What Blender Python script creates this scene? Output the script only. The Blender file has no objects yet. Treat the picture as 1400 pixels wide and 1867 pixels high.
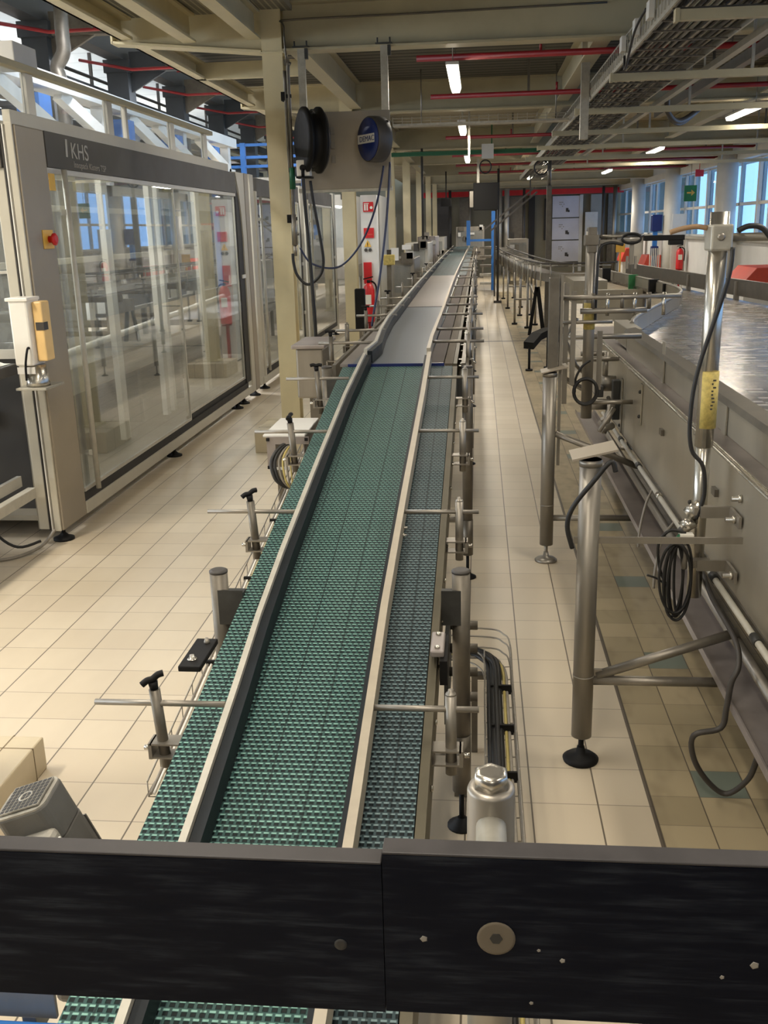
import bpy, bmesh, math, random
from mathutils import Vector, Matrix
random.seed(7)
SC = bpy.context.scene
COL = SC.collection
PI = math.pi
V = Vector

# ------------------------------------------------------------------ mesh builder
class MB:
    def __init__(self):
        self.v, self.f, self.s = [], [], []
    def add(self, vs, fs, smooth=False):
        b = len(self.v)
        self.v.extend(Vector(p) for p in vs)
        for f in fs:
            self.f.append([b + i for i in f]); self.s.append(smooth)
        return self
    def box(self, x0, x1, y0, y1, z0, z1):
        vs = [(x, y, z) for x in (x0, x1) for y in (y0, y1) for z in (z0, z1)]
        return self.add(vs, [(0,1,3,2),(4,6,7,5),(0,4,5,1),(2,3,7,6),(0,2,6,4),(1,5,7,3)])
    def cbox(self, c, sx, sy, sz, rot=None):
        h = (sx/2, sy/2, sz/2)
        vs = [Vector((x*h[0], y*h[1], z*h[2])) for x in (-1,1) for y in (-1,1) for z in (-1,1)]
        if rot is not None: vs = [rot @ p for p in vs]
        c = Vector(c)
        return self.add([p + c for p in vs], [(0,1,3,2),(4,6,7,5),(0,4,5,1),(2,3,7,6),(0,2,6,4),(1,5,7,3)])
    def bar(self, p0, p1, w, h, up=(0,0,1)):
        """rectangular bar from p0 to p1, h along up, w sideways"""
        p0, p1 = Vector(p0), Vector(p1)
        d = (p1 - p0).normalized(); up = Vector(up)
        if abs(d.dot(up)) > .98: up = Vector((0,1,0))
        s = d.cross(up).normalized(); u = s.cross(d).normalized()
        vs = []
        for p in (p0, p1):
            for a in (-1, 1):
                for b in (-1, 1): vs.append(p + s*a*w/2 + u*b*h/2)
        return self.add(vs, [(0,1,3,2),(4,6,7,5),(0,4,5,1),(2,3,7,6),(0,2,6,4),(1,5,7,3)])
    def frame3(self, d):
        d = Vector(d).normalized()
        a = Vector((0,0,1)) if abs(d.z) < .9 else Vector((1,0,0))
        s = d.cross(a).normalized(); return s, s.cross(d).normalized(), d
    def cyl(self, p0, p1, r, n=16, r1=None, caps=True):
        p0, p1 = Vector(p0), Vector(p1); r1 = r if r1 is None else r1
        s, u, d = self.frame3(p1 - p0)
        vs = []
        for p, q in ((p0, r), (p1, r1)):
            for i in range(n):
                t = 2*PI*i/n; vs.append(p + s*math.cos(t)*q + u*math.sin(t)*q)
        self.add(vs, [(i, (i+1) % n, n+(i+1) % n, n+i) for i in range(n)], True)
        if caps:
            b = len(self.v) - 2*n
            self.f.append([b+i for i in reversed(range(n))]); self.s.append(False)
            self.f.append([b+n+i for i in range(n)]); self.s.append(False)
        return self
    def lathe(self, base, axis, prof, n=20):
        base = Vector(base); s, u, d = self.frame3(axis)
        vs = []
        for r, h in prof:
            for i in range(n):
                t = 2*PI*i/n; vs.append(base + d*h + s*math.cos(t)*r + u*math.sin(t)*r)
        fs = []
        for k in range(len(prof)-1):
            for i in range(n): fs.append((k*n+i, k*n+(i+1) % n, (k+1)*n+(i+1) % n, (k+1)*n+i))
        self.add(vs, fs, True)
        b = len(self.v) - n*len(prof)
        self.f.append([b+i for i in reversed(range(n))]); self.s.append(False)
        e = b + n*(len(prof)-1)
        self.f.append([e+i for i in range(n)]); self.s.append(False)
        return self
    def tube(self, pts, r, n=8, smooth=True, closed=False, res=5):
        pts = [Vector(p) for p in pts]
        if smooth and len(pts) > 2: pts = crom(pts, res, closed)
        m = len(pts); vs = []; prev = None
        for i, p in enumerate(pts):
            if closed: d = pts[(i+1) % m] - pts[i-1]
            else: d = pts[min(i+1, m-1)] - pts[max(i-1, 0)]
            d.normalize()
            if prev is None: s, u, _ = self.frame3(d)
            else:
                s = prev - d*prev.dot(d)
                if s.length < 1e-5: s, u, _ = self.frame3(d)
                s.normalize(); u = d.cross(s)
            prev = s; u = d.cross(s)
            for k in range(n):
                t = 2*PI*k/n; vs.append(p + s*math.cos(t)*r + u*math.sin(t)*r)
        fs = []
        for i in range(m if closed else m-1):
            j = (i+1) % m
            for k in range(n): fs.append((i*n+k, i*n+(k+1) % n, j*n+(k+1) % n, j*n+k))
        self.add(vs, fs, True)
        if not closed:
            b = len(self.v) - m*n
            self.f.append([b+k for k in reversed(range(n))]); self.s.append(False)
            self.f.append([b+(m-1)*n+k for k in range(n)]); self.s.append(False)
        return self
    def extrude(self, prof, vec):
        """closed 3D polygon swept by vec"""
        prof = [Vector(p) for p in prof]; vec = Vector(vec); n = len(prof)
        vs = prof + [p + vec for p in prof]
        return self.add(vs, [tuple(reversed(range(n))), tuple(range(n, 2*n))] + [(i, (i+1) % n, n+(i+1) % n, n+i) for i in range(n)])
    def path_wall(self, pts, w, h):
        """strip of width w (horizontal) and height h following a polyline of base points (bottom centre)"""
        pts = [Vector(p) for p in pts]; m = len(pts); vs = []
        for i, p in enumerate(pts):
            d = pts[min(i+1, m-1)] - pts[max(i-1, 0)]; d.z = 0; d.normalize()
            s = Vector((d.y, -d.x, 0))
            vs += [p - s*w/2, p + s*w/2, p + s*w/2 + V((0,0,h)), p - s*w/2 + V((0,0,h))]
        fs = [(0,1,2,3), tuple(4*(m-1)+k for k in (3,2,1,0))]
        for i in range(m-1):
            for k in range(4): fs.append((4*i+k, 4*i+4+k, 4*i+4+(k+1) % 4, 4*i+(k+1) % 4))
        return self.add(vs, fs)
    def xform(self, m, start=0):
        for i in range(start, len(self.v)): self.v[i] = m @ self.v[i]
        return self

def crom(p, res=5, closed=False):
    out = []; n = len(p)
    for i in range(n if closed else n-1):
        if closed: a, b, c, d = p[i-1], p[i], p[(i+1) % n], p[(i+2) % n]
        else: a, b, c, d = p[max(i-1,0)], p[i], p[i+1], p[min(i+2,n-1)]
        for k in range(res):
            t = k/res
            out.append(.5*((2*b) + (c-a)*t + (2*a-5*b+4*c-d)*t*t + (3*b-a-3*c+d)*t**3))
    if not closed: out.append(p[-1].copy())
    return out

LOC = {}
def empty(name, loc, label, cat, group=None):
    o = bpy.data.objects.new(name, None); COL.objects.link(o)
    o.empty_display_size = .05
    o.location = loc; LOC[o.name] = Vector(loc)
    o['label'] = label; o['category'] = cat
    if group: o['group'] = group
    return o
def mesh(name, mb, mat, origin, bev=0):
    me = bpy.data.meshes.new(name)
    me.from_pydata([tuple(p - origin) for p in mb.v], [], mb.f)
    for p, s in zip(me.polygons, mb.s): p.use_smooth = s
    bm = bmesh.new(); bm.from_mesh(me); bmesh.ops.recalc_face_normals(bm, faces=bm.faces); bm.to_mesh(me); bm.free()
    me.materials.append(mat)
    o = bpy.data.objects.new(name, me); COL.objects.link(o)
    if bev:
        m = o.modifiers.new('edge', 'BEVEL'); m.width = bev; m.segments = 2; m.limit_method = 'ANGLE'; m.angle_limit = .7
    return o
def part(name, mb, mat, parent, bev=0, label=None, kind=None):
    org = LOC[parent.name]
    o = mesh(name, mb, mat, org, bev)
    o.parent = parent; LOC[o.name] = org
    if label: o['label'] = label
    if kind: o['kind'] = kind
    return o
def solo(name, mb, mat, label, cat, group=None, bev=0, kind=None):
    n = len(mb.v)
    lo = V((min(p.x for p in mb.v), min(p.y for p in mb.v), min(p.z for p in mb.v)))
    hi = V((max(p.x for p in mb.v), max(p.y for p in mb.v), max(p.z for p in mb.v)))
    org = V(((lo.x+hi.x)/2, (lo.y+hi.y)/2, lo.z))
    o = mesh(name, mb, mat, org, bev); o.location = org; LOC[o.name] = org
    if label: o['label'] = label; o['category'] = cat
    if group: o['group'] = group
    if kind: o['kind'] = kind
    return o
def struct(name, mb, mat, bev=0):
    return solo(name, mb, mat, None, None, bev=bev, kind='structure')
def dup(root, delta, label=None, group=None):
    r = root.copy(); COL.objects.link(r); r.location = root.location + V(delta); LOC[r.name] = r.location.copy()
    if label: r['label'] = label
    if group: r['group'] = group
    for ch in list(root.children):
        c = ch.copy(); COL.objects.link(c); c.parent = r; LOC[c.name] = r.location.copy()
        for g in list(ch.children):
            d = g.copy(); COL.objects.link(d); d.parent = c; LOC[d.name] = r.location.copy()
    return r
def dup_part(o, delta, parent):
    """copy a part (and its sub-parts) shifted by delta under the same thing"""
    c = o.copy(); COL.objects.link(c); c.parent = parent; c.location = o.location + V(delta); LOC[c.name] = LOC[parent.name]
    for g in list(o.children):
        d = g.copy(); COL.objects.link(d); d.parent = c
    return c

# ------------------------------------------------------------------ materials
def lin(c):
    c = [x/255 for x in c]
    return tuple(x/12.92 if x <= .04045 else ((x+.055)/1.055)**2.4 for x in c) + (1.0,)
class NT:
    def __init__(self, name):
        self.m = bpy.data.materials.new(name); self.m.use_nodes = True
        self.t = self.m.node_tree; self.n = self.t.nodes; self.l = self.t.links
        self.p = self.n['Principled BSDF']; self.out = self.n['Material Output']
    def node(self, k, **kw):
        x = self.n.new(k)
        for a, b in kw.items(): setattr(x, a, b)
        return x
    def set(self, sock, val):
        if hasattr(val, 'is_linked') or isinstance(val, bpy.types.NodeSocket): self.l.new(val, sock)
        else: sock.default_value = val
    def math(self, op, a, b=0.0, c=None):
        x = self.node('ShaderNodeMath', operation=op)
        self.set(x.inputs[0], a); self.set(x.inputs[1], b)
        if c is not None: self.set(x.inputs[2], c)
        return x.outputs[0]
    def mix(self, f, a, b):
        x = self.node('ShaderNodeMix', data_type='RGBA')
        self.set(x.inputs[0], f); self.set(x.inputs[6], a); self.set(x.inputs[7], b)
        return x.outputs[2]
    def noise(self, scale, detail=3, vec=None, rough=.6):
        x = self.node('ShaderNodeTexNoise'); x.inputs['Scale'].default_value = scale
        x.inputs['Detail'].default_value = detail; x.inputs['Roughness'].default_value = rough
        if vec is not None: self.l.new(vec, x.inputs['Vector'])
        return x.outputs[0]
    def coord(self, kind='Object'):
        return self.node('ShaderNodeTexCoord').outputs[kind]
    def pos(self):
        return self.node('ShaderNodeNewGeometry').outputs['Position']
    def xyz(self, v):
        x = self.node('ShaderNodeSeparateXYZ'); self.l.new(v, x.inputs[0]); return x.outputs
    def comb(self, a, b, c=0.0):
        x = self.node('ShaderNodeCombineXYZ')
        self.set(x.inputs[0], a); self.set(x.inputs[1], b); self.set(x.inputs[2], c); return x.outputs[0]
    def ramp(self, f, a, b):
        """smoothstep a..b"""
        x = self.node('ShaderNodeMapRange', interpolation_type='SMOOTHSTEP')
        self.set(x.inputs[0], f); x.inputs[1].default_value = a; x.inputs[2].default_value = b
        return x.outputs[0]
    def bump(self, h, s=.3, d=.01):
        x = self.node('ShaderNodeBump'); x.inputs['Strength'].default_value = s; x.inputs['Distance'].default_value = d
        self.l.new(h, x.inputs['Height']); self.l.new(x.outputs[0], self.p.inputs['Normal'])

def simple(name, rgb, rough=.5, metal=0.0, var=.12, scale=9, bump=0, spec=None, stretch=None, ra=1.0):
    t = NT(name); c = lin(rgb)
    v = t.pos()
    if stretch:
        mp = t.node('ShaderNodeMapping'); mp.inputs['Scale'].default_value = stretch; t.l.new(v, mp.inputs[0]); v = mp.outputs[0]
    n = t.noise(scale, 4, v)
    f = t.ramp(n, .3, .7)
    lo = tuple(x*(1-var) for x in c[:3]) + (1,); hi = tuple(min(1, x*(1+var)) for x in c[:3]) + (1,)
    t.l.new(t.mix(f, lo, hi), t.p.inputs['Base Color'])
    r = t.node('ShaderNodeMapRange'); t.l.new(n, r.inputs[0]); r.inputs[3].default_value = max(.03, rough-.08*ra); r.inputs[4].default_value = min(1, rough+.1*ra)
    t.l.new(r.outputs[0], t.p.inputs['Roughness'])
    t.p.inputs['Metallic'].default_value = metal
    if spec is not None: t.p.inputs['Specular IOR Level'].default_value = spec
    if bump: t.bump(n, bump, .004)
    return t.m
def emissive(name, rgb, strength):
    t = NT(name)
    t.p.inputs['Base Color'].default_value = (0.8, .8, .8, 1)
    t.p.inputs['Emission Color'].default_value = lin(rgb); t.p.inputs['Emission Strength'].default_value = strength
    return t.m
def pane(name, tint, haze, ior=1.45, rough=.02, base=.04, hazecol=(200,200,195), slope=1.0):
    t = NT(name)
    tr = t.node('ShaderNodeBsdfTransparent'); tr.inputs[0].default_value = lin(tint)
    gl = t.node('ShaderNodeBsdfGlossy'); gl.inputs['Roughness'].default_value = rough; gl.inputs[0].default_value = (.95,.95,.95,1)
    df = t.node('ShaderNodeBsdfDiffuse'); df.inputs[0].default_value = lin(hazecol)
    lw = t.node('ShaderNodeLayerWeight'); lw.inputs[0].default_value = .5
    f = t.math('MINIMUM', t.math('ADD', t.math('MULTIPLY', t.math('POWER', lw.outputs['Facing'], 3.0), slope), base), .9)
    m1 = t.node('ShaderNodeMixShader'); m1.inputs[0].default_value = haze; t.l.new(tr.outputs[0], m1.inputs[1]); t.l.new(df.outputs[0], m1.inputs[2])
    m2 = t.node('ShaderNodeMixShader'); t.l.new(f, m2.inputs[0]); t.l.new(m1.outputs[0], m2.inputs[1]); t.l.new(gl.outputs[0], m2.inputs[2])
    t.l.new(m2.outputs[0], t.out.inputs[0])
    return t.m

def tile_floor():
    t = NT('ceramic_floor_tiles'); x, y, z = t.xyz(t.pos())
    W, D = .198, .2035
    left = t.math('LESS_THAN', x, -.35)
    u = t.math('DIVIDE', t.math('SUBTRACT', x, .1625), W)
    w = t.math('DIVIDE', t.math('SUBTRACT', t.math('SUBTRACT', y, 3.82), t.math('MULTIPLY', left, .04)), D)
    # the granular tiles of the gutter strip beyond the joint
    strip = t.math('GREATER_THAN', x, .52)
    u2 = t.math('DIVIDE', t.math('SUBTRACT', x, .67), .15); w2 = t.math('DIVIDE', t.math('SUBTRACT', y, 2.806), .15)
    def sel(a, b):
        return t.math('ADD', t.math('MULTIPLY', a, t.math('SUBTRACT', 1.0, strip)), t.math('MULTIPLY', b, strip))
    U, Wv = sel(u, u2), sel(w, w2)
    def edge(c, size):
        fr = t.math('FRACT', c); d = t.math('MINIMUM', fr, t.math('SUBTRACT', 1.0, fr)); return t.math('MULTIPLY', d, size)
    gx = edge(U, W); gy = edge(Wv, D)
    g = t.math('MAXIMUM', t.math('LESS_THAN', gx, .0025), t.math('MULTIPLY', t.math('LESS_THAN', gy, .0019), .62))
    wn = t.node('ShaderNodeTexWhiteNoise', noise_dimensions='3D'); t.l.new(t.comb(t.math('FLOOR', U), t.math('FLOOR', Wv), strip), wn.inputs[0])
    rnd = wn.outputs[0]
    n1 = t.noise(9, 6, None, .7); n2 = t.noise(85, 3, None, .8); n3 = t.noise(1.1, 3)
    a = t.mix(rnd, lin((196,182,158)), lin((206,193,170)))
    a = t.mix(t.math('MULTIPLY', t.ramp(n1, .42, .7), .42), a, lin((172,158,138)))
    b = t.mix(rnd, lin((156,142,112)), lin((178,162,130)))
    b = t.mix(t.math('MULTIPLY', t.ramp(n2, .45, .7), .55), b, lin((112,98,74)))
    # dull green marker tiles let into the gutter row, one in six
    k = t.math('FLOOR', w2); col = t.math('COMPARE', t.math('FLOOR', u2), 0.0, .1)
    mod = t.math('FLOORED_MODULO', t.math('ADD', k, 1.0), 6.0)
    gr = t.math('MULTIPLY', col, t.math('COMPARE', mod, 0.0, .1))
    b = t.mix(gr, b, lin((116,124,112)))
    c = t.mix(strip, a, b)
    c = t.mix(t.math('MULTIPLY', t.ramp(n3, .5, .75), .22), c, lin((150,138,122)))
    c = t.mix(t.math('MULTIPLY', g, .92), c, lin((84,74,62)))
    jn = t.math('LESS_THAN', t.math('ABSOLUTE', t.math('SUBTRACT', x, .519)), t.math('ADD', .005, t.math('MULTIPLY', n1, .004)))
    dr = t.math('MULTIPLY', t.math('LESS_THAN', t.math('ABSOLUTE', t.math('SUBTRACT', y, 15.0)), .06), t.math('GREATER_THAN', x, -.5))
    c = t.mix(t.math('MULTIPLY', t.math('MAXIMUM', jn, dr), .85), c, lin((62,54,46)))
    t.l.new(c, t.p.inputs['Base Color'])
    r = t.node('ShaderNodeMapRange'); t.l.new(n1, r.inputs[0]); r.inputs[3].default_value = .28; r.inputs[4].default_value = .52
    t.l.new(r.outputs[0], t.p.inputs['Roughness'])
    t.bump(t.math('SUBTRACT', 1.0, g), .25, .002)
    return t.m

def belt_mat(name, ca, cb, hole, dirt):
    """modular plastic chain: staggered rows of bright cross bars and open cells"""
    t = NT(name); x, y, z = t.xyz(t.pos())
    u0 = t.math('DIVIDE', x, .0148); v = t.math('DIVIDE', y, .0152)
    row = t.math('FLOOR', v)
    u = t.math('ADD', u0, t.math('MULTIPLY', t.math('FLOORED_MODULO', row, 2.0), .5))
    fu = t.math('FRACT', u); fv = t.math('FRACT', v)
    def band(f, a, b, s=.06):
        return t.math('MULTIPLY', t.ramp(f, a-s, a+s), t.math('SUBTRACT', 1.0, t.ramp(f, b-s, b+s)))
    bar = t.math('MULTIPLY', band(fv, .62, .9), band(fu, .08, .78))
    cell = t.math('MULTIPLY', band(fv, .06, .56), band(fu, .12, .72))
    n = t.noise(5, 4); nn = t.noise(45, 2)
    base = t.mix(t.ramp(n, .35, .7), lin(ca), lin(dirt))
    c = t.mix(t.math('MULTIPLY', bar, t.math('ADD', .55, t.math('MULTIPLY', nn, .6))), base, lin(cb))
    c = t.mix(t.math('MULTIPLY', cell, .92), c, lin(hole))
    # seams between chain links
    sx = t.math('FRACT', t.math('DIVIDE', x, .0852)); seam = t.math('LESS_THAN', sx, .05)
    c = t.mix(t.math('MULTIPLY', seam, .6), c, lin(hole))
    t.l.new(c, t.p.inputs['Base Color'])
    t.p.inputs['Roughness'].default_value = .5; t.p.inputs['Specular IOR Level'].default_value = .16
    h = t.math('SUBTRACT', t.math('ADD', .5, t.math('MULTIPLY', bar, .5)), t.math('MULTIPLY', cell, .6))
    t.bump(h, .8, .003)
    return t.m
def slat_chain():
    """stainless flat-top chains lying side by side: cross slits every pitch, seams between strands"""
    t = NT('stainless_flat_chain'); x, y, z = t.xyz(t.pos())
    k = t.math('FLOOR', t.math('DIVIDE', x, .083))
    wn = t.node('ShaderNodeTexWhiteNoise', noise_dimensions='1D'); t.l.new(k, wn.inputs['W'])
    fy = t.math('FRACT', t.math('ADD', t.math('DIVIDE', y, .0381), wn.outputs[0]))
    fx = t.math('FRACT', t.math('DIVIDE', x, .083))
    slit = t.math('LESS_THAN', fy, .13); seam = t.math('LESS_THAN', fx, .05)
    g = t.math('MAXIMUM', slit, seam)
    n = t.noise(3, 4)
    c = t.mix(t.ramp(n, .3, .7), lin((150,140,132)), lin((182,176,168)))
    c = t.mix(t.math('MULTIPLY', g, .75), c, lin((62,54,50)))
    t.l.new(c, t.p.inputs['Base Color']); t.p.inputs['Metallic'].default_value = .85
    wn2 = t.node('ShaderNodeTexWhiteNoise', noise_dimensions='2D'); t.l.new(t.comb(k, t.math('FLOOR', t.math('ADD', t.math('DIVIDE', y, .0381), wn.outputs[0]))), wn2.inputs[0])
    t.l.new(t.math('ADD', .16, t.math('MULTIPLY', wn2.outputs[0], .14)), t.p.inputs['Roughness'])
    t.bump(t.math('ADD', t.math('SUBTRACT', 1.0, g), t.math('MULTIPLY', wn2.outputs[0], .3)), .35, .002)
    return t.m
def ribbed(name, ca, cb, pitch, axis=1, metal=0.0, rough=.6, duty=.5):
    t = NT(name); xyz = t.xyz(t.pos())
    f = t.math('FRACT', t.math('DIVIDE', xyz[axis], pitch))
    s = t.math('MULTIPLY', t.ramp(f, .0, .12), t.math('SUBTRACT', 1.0, t.ramp(f, duty, duty+.12)))
    n = t.noise(20, 3)
    c = t.mix(s, lin(cb), lin(ca)); c = t.mix(t.math('MULTIPLY', n, .3), c, lin(cb))
    t.l.new(c, t.p.inputs['Base Color']); t.p.inputs['Metallic'].default_value = metal; t.p.inputs['Roughness'].default_value = rough
    t.bump(s, .6, .02)
    return t.m
def grating(name, ca, cb, p1, p2):
    t = NT(name); x, y, z = t.xyz(t.pos())
    fx = t.math('FRACT', t.math('DIVIDE', x, p1)); fy = t.math('FRACT', t.math('DIVIDE', y, p2))
    g = t.math('MAXIMUM', t.math('LESS_THAN', fx, .3), t.math('LESS_THAN', fy, .3))
    t.l.new(t.mix(g, lin(cb), lin(ca)), t.p.inputs['Base Color']); t.p.inputs['Roughness'].default_value = .6
    t.bump(g, .8, .01)
    return t.m
def scuffed_board():
    """dark blue-black plastic guard board, planed lengthwise, grey rub marks and a few white nicks"""
    t = NT('scuffed_black_plastic'); p = t.pos()
    mp = t.node('ShaderNodeMapping'); mp.inputs['Scale'].default_value = (7, 40, 130); t.l.new(p, mp.inputs[0])
    n = t.noise(1.2, 6, mp.outputs[0], .7); n2 = t.noise(9, 3)
    mp2 = t.node('ShaderNodeMapping'); mp2.inputs['Scale'].default_value = (14, 40, 40); t.l.new(p, mp2.inputs[0])
    n3 = t.noise(2.2, 2, mp2.outputs[0])
    f = t.math('MULTIPLY', t.ramp(n, .40, .68), t.ramp(n2, .38, .66))
    c = t.mix(t.math('MULTIPLY', f, .38), lin((2,5,17)), lin((60,64,70)))
    c = t.mix(t.ramp(n3, .80, .83), c, lin((150,150,150)))
    t.l.new(c, t.p.inputs['Base Color'])
    r = t.math('ADD', .42, t.math('MULTIPLY', n, .3)); t.l.new(r, t.p.inputs['Roughness']); t.p.inputs['Specular IOR Level'].default_value = .1
    t.bump(n, .12, .001)
    return t.m
def whitewash(name, ca, cb, scale):
    t = NT(name); n = t.noise(scale, 5)
    t.l.new(t.mix(t.ramp(n, .35, .65), lin(ca), lin(cb)), t.p.inputs['Base Color']); t.p.inputs['Roughness'].default_value = .6
    return t.m

M = {}
M['floor'] = tile_floor()
M['plinth'] = simple('plinth_tiles', (192,178,150), .4, 0, .06, 5)
M['grout'] = simple('plinth_grout', (120,106,84), .8)
M['belt'] = belt_mat('teal_modular_belt', (48,78,76), (138,182,170), (5,12,14), (56,80,77))
M['belt_worn'] = belt_mat('grey_worn_modular_belt', (50,66,70), (128,150,152), (9,15,18), (58,74,78))
M['steel'] = simple('brushed_steel', (146,140,130), .42, .7, .08, 14, stretch=(1,1,.15), ra=.4)
M['steel_dark'] = simple('dark_steel', (112,106,96), .46, .65, .15, 10)  # darker warm grey steel for legs, stands and brackets
M['steel_bright'] = simple('polished_steel', (186,181,170), .26, .9, .03, 20, ra=.15)
M['sheet'] = simple('stainless_sheet', (160,154,140), .38, .55, .1, 4, stretch=(1,1,.25))
M['sheet_lilac'] = simple('stainless_tray', (152,144,140), .42, .5, .12, 6)
M['rail_light'] = simple('pale_rail_cap', (180,176,164), .45, .1, .08, 15)
M['rail_black'] = simple('black_wear_strip', (22,28,33), .5, 0, .2, 20, spec=.2)
M['plate_blue'] = simple('slide_plate', (100,108,116), .34, .15, .03, 3, stretch=(3,.5,1), ra=.1)
M['rail_beige'] = simple('beige_rail_cap', (170,160,142), .45, .1, .06, 15)
M['rod_brown'] = simple('brownish_rod', (150,122,92), .5, .1, .1, 10)
M['plate_grey'] = simple('grey_slide_plate', (134,128,124), .36, .2, .04, 2, ra=.1)
M['plate_plum'] = simple('side_lane_plate', (88,80,76), .7, .1, .06, 4, spec=.2)
M['lane_brown'] = simple('brown_stained_lane', (98,89,76), .7, .1, .1, 4, spec=.2)
M['worn_lit_edge'] = simple('worn_lit_plastic', (50,47,47), .5, 0, .15, 40, spec=.3)  # real wear, lightened further to paint in lamp light on the top face
M['frame_dark'] = simple('olive_frame', (92,86,70), .55, .4, .12, 8)  # dark olive tone of the conveyor side frames
M['black'] = simple('black_plastic', (14,13,13), .6, 0, .2, 20, spec=.25)
M['rubber'] = simple('cable_rubber', (30,29,28), .55, 0, .2, 30)
M['cable_grey'] = simple('grey_cable_sheath', (128,122,112), .5, 0, .1, 30)
M['cable_yellow'] = simple('yellowed_cable', (176,160,96), .5, 0, .1, 30)
M['board'] = scuffed_board()
M['cream'] = simple('cream_painted_steel', (172,162,132), .5, 0, .07, 2.5)
M['cream_light'] = simple('cream_column_paint', (206,193,156), .48, 0, .06, 3)
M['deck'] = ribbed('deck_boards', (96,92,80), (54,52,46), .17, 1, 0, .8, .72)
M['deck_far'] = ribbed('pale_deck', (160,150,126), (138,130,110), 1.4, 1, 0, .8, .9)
M['grate'] = grating('mezzanine_grating', (168,160,138), (92,90,84), .045, .03)
M['red'] = simple('red_pipe_paint', (138,24,30), .45, 0, .12, 6)
M['red_bright'] = simple('signal_red', (196,30,36), .4, 0, .08, 6)
M['red_cover'] = simple('red_plastic_cover', (196,72,56), .5, 0, .1, 3)
M['machine'] = simple('warm_grey_machine_paint', (150,140,124), .42, .15, .05, 4)
M['machine_pale_fill'] = simple('light_grey_machine_paint', (188,182,166), .4, .15, .05, 4)
M['header'] = simple('anthracite_band', (66,62,55), .5, 0, .05, 5)
M['alu'] = simple('anodised_aluminium', (190,186,176), .35, .4, .06, 6)
M['dark'] = simple('dark_void_paint', (30,28,26), .6, 0, .2, 5)
M['letter'] = simple('lettering_silver', (178,174,164), .5, 0, .03, 5)
M['letter_dim'] = simple('lettering_grey', (156,150,140), .5, 0, .03, 5)
M['white'] = simple('white_plastic', (226,222,212), .4, 0, .04, 5)
M['offwhite'] = simple('off_white_enamel', (206,204,198), .45, 0, .05, 3)
M['amber'] = simple('pale_amber_plastic', (226,190,128), .4, 0, .06, 8)
M['yellow'] = simple('amber_plastic', (224,176,74), .4, 0, .08, 8)
M['yellow_tape'] = simple('aged_yellow_tape', (190,170,96), .7, 0, .2, 60)
M['blue'] = simple('blue_enamel', (44,106,178), .45, 0, .08, 4)
M['navy'] = simple('navy_plastic', (22,38,96), .35, 0, .1, 8)
M['charcoal'] = simple('charcoal_plastic', (62,58,54), .5, 0, .1, 8)
M['panel'] = simple('painted_sheet_panel', (150,140,124), .5, .1, .06, 3)
M['galv'] = simple('galvanised_steel', (170,166,154), .42, .5, .12, 22)
M['green_label'] = simple('green_band', (30,92,60), .5)
M['green_sign'] = simple('exit_sign_green', (40,120,66), .5)
M['motor'] = simple('grey_motor_casting', (92,90,86), .5, .2, .12, 12)
M['motor_light'] = simple('worn_silver_paint', (150,146,136), .5, .3, .25, 25)
M['slat'] = slat_chain()
M['glass'] = pane('machine_door_glass', (238,240,238), .11, 1.5, .012, .05, (206,206,200), .75)
M['glass_hood'] = pane('hood_glass', (246,248,249), .06, 1.45, .03, .03, (225,232,238), .4)
M['glass_win'] = pane('frosted_window_glass', (196,218,240), .04, 1.45, .05, .02, (176,206,236), .25)
M['glass_hall'] = pane('hall_window_glass', (240,244,248), .04, 1.45, .05, .02, (225,230,236), .25)
M['hall_roof'] = ribbed('pale_roof_panels', (214,218,216), (190,194,192), .95, 1, 0, .7, .94)
M['ink_steel'] = simple('dark_grey_structural_steel', (52,56,60), .5, .1, .1, 3)
M['wall_far'] = whitewash('patchy_back_wall', (112,108,92), (150,144,122), .8)
M['wall_white'] = simple('white_painted_blockwork', (214,214,212), .6, 0, .04, 2)
M['wall_grey'] = simple('grey_wall', (150,148,140), .7, 0, .08, 1)
M['door_white'] = simple('lilac_white_door', (206,206,216), .5, 0, .05, 2)
M['hose_blue'] = simple('dark_blue_hose', (40,48,78), .4, 0, .1, 20)
M['tube'] = emissive('lamp_tube', (255,244,222), 14)
M['mech'] = simple('machine_innards', (118,118,116), .4, .5, .4, 14)
M['mech_dark'] = simple('dark_machine_innards', (60,60,58), .5, .3, .3, 8)
# ================================================================== SETTING
struct('floor', MB().box(-14, 8, -4, 44, -.15, 0), M['floor'])
DZ = 3.27
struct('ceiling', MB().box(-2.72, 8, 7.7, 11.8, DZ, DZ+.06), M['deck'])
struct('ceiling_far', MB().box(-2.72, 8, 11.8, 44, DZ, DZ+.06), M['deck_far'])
struct('ceiling_near', MB().box(-1.35, 8, -4, 7.7, DZ, DZ+.06), M['deck'])
struct('ceiling_grating', MB().box(-2.72, -1.35, -4, 7.7, DZ-.05, DZ), M['grate'])
struct('ceiling_hall', MB().box(-14, -2.4, -4, 44, 5.2, 5.3), M['hall_roof'])
struct('wall_back', MB().box(-14, 8, 38, 38.2, 0, 5.3), M['wall_far'])
struct('wall_behind', MB().box(-14, 8, -4.2, -4, 0, 5.3), M['wall_grey'])

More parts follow.
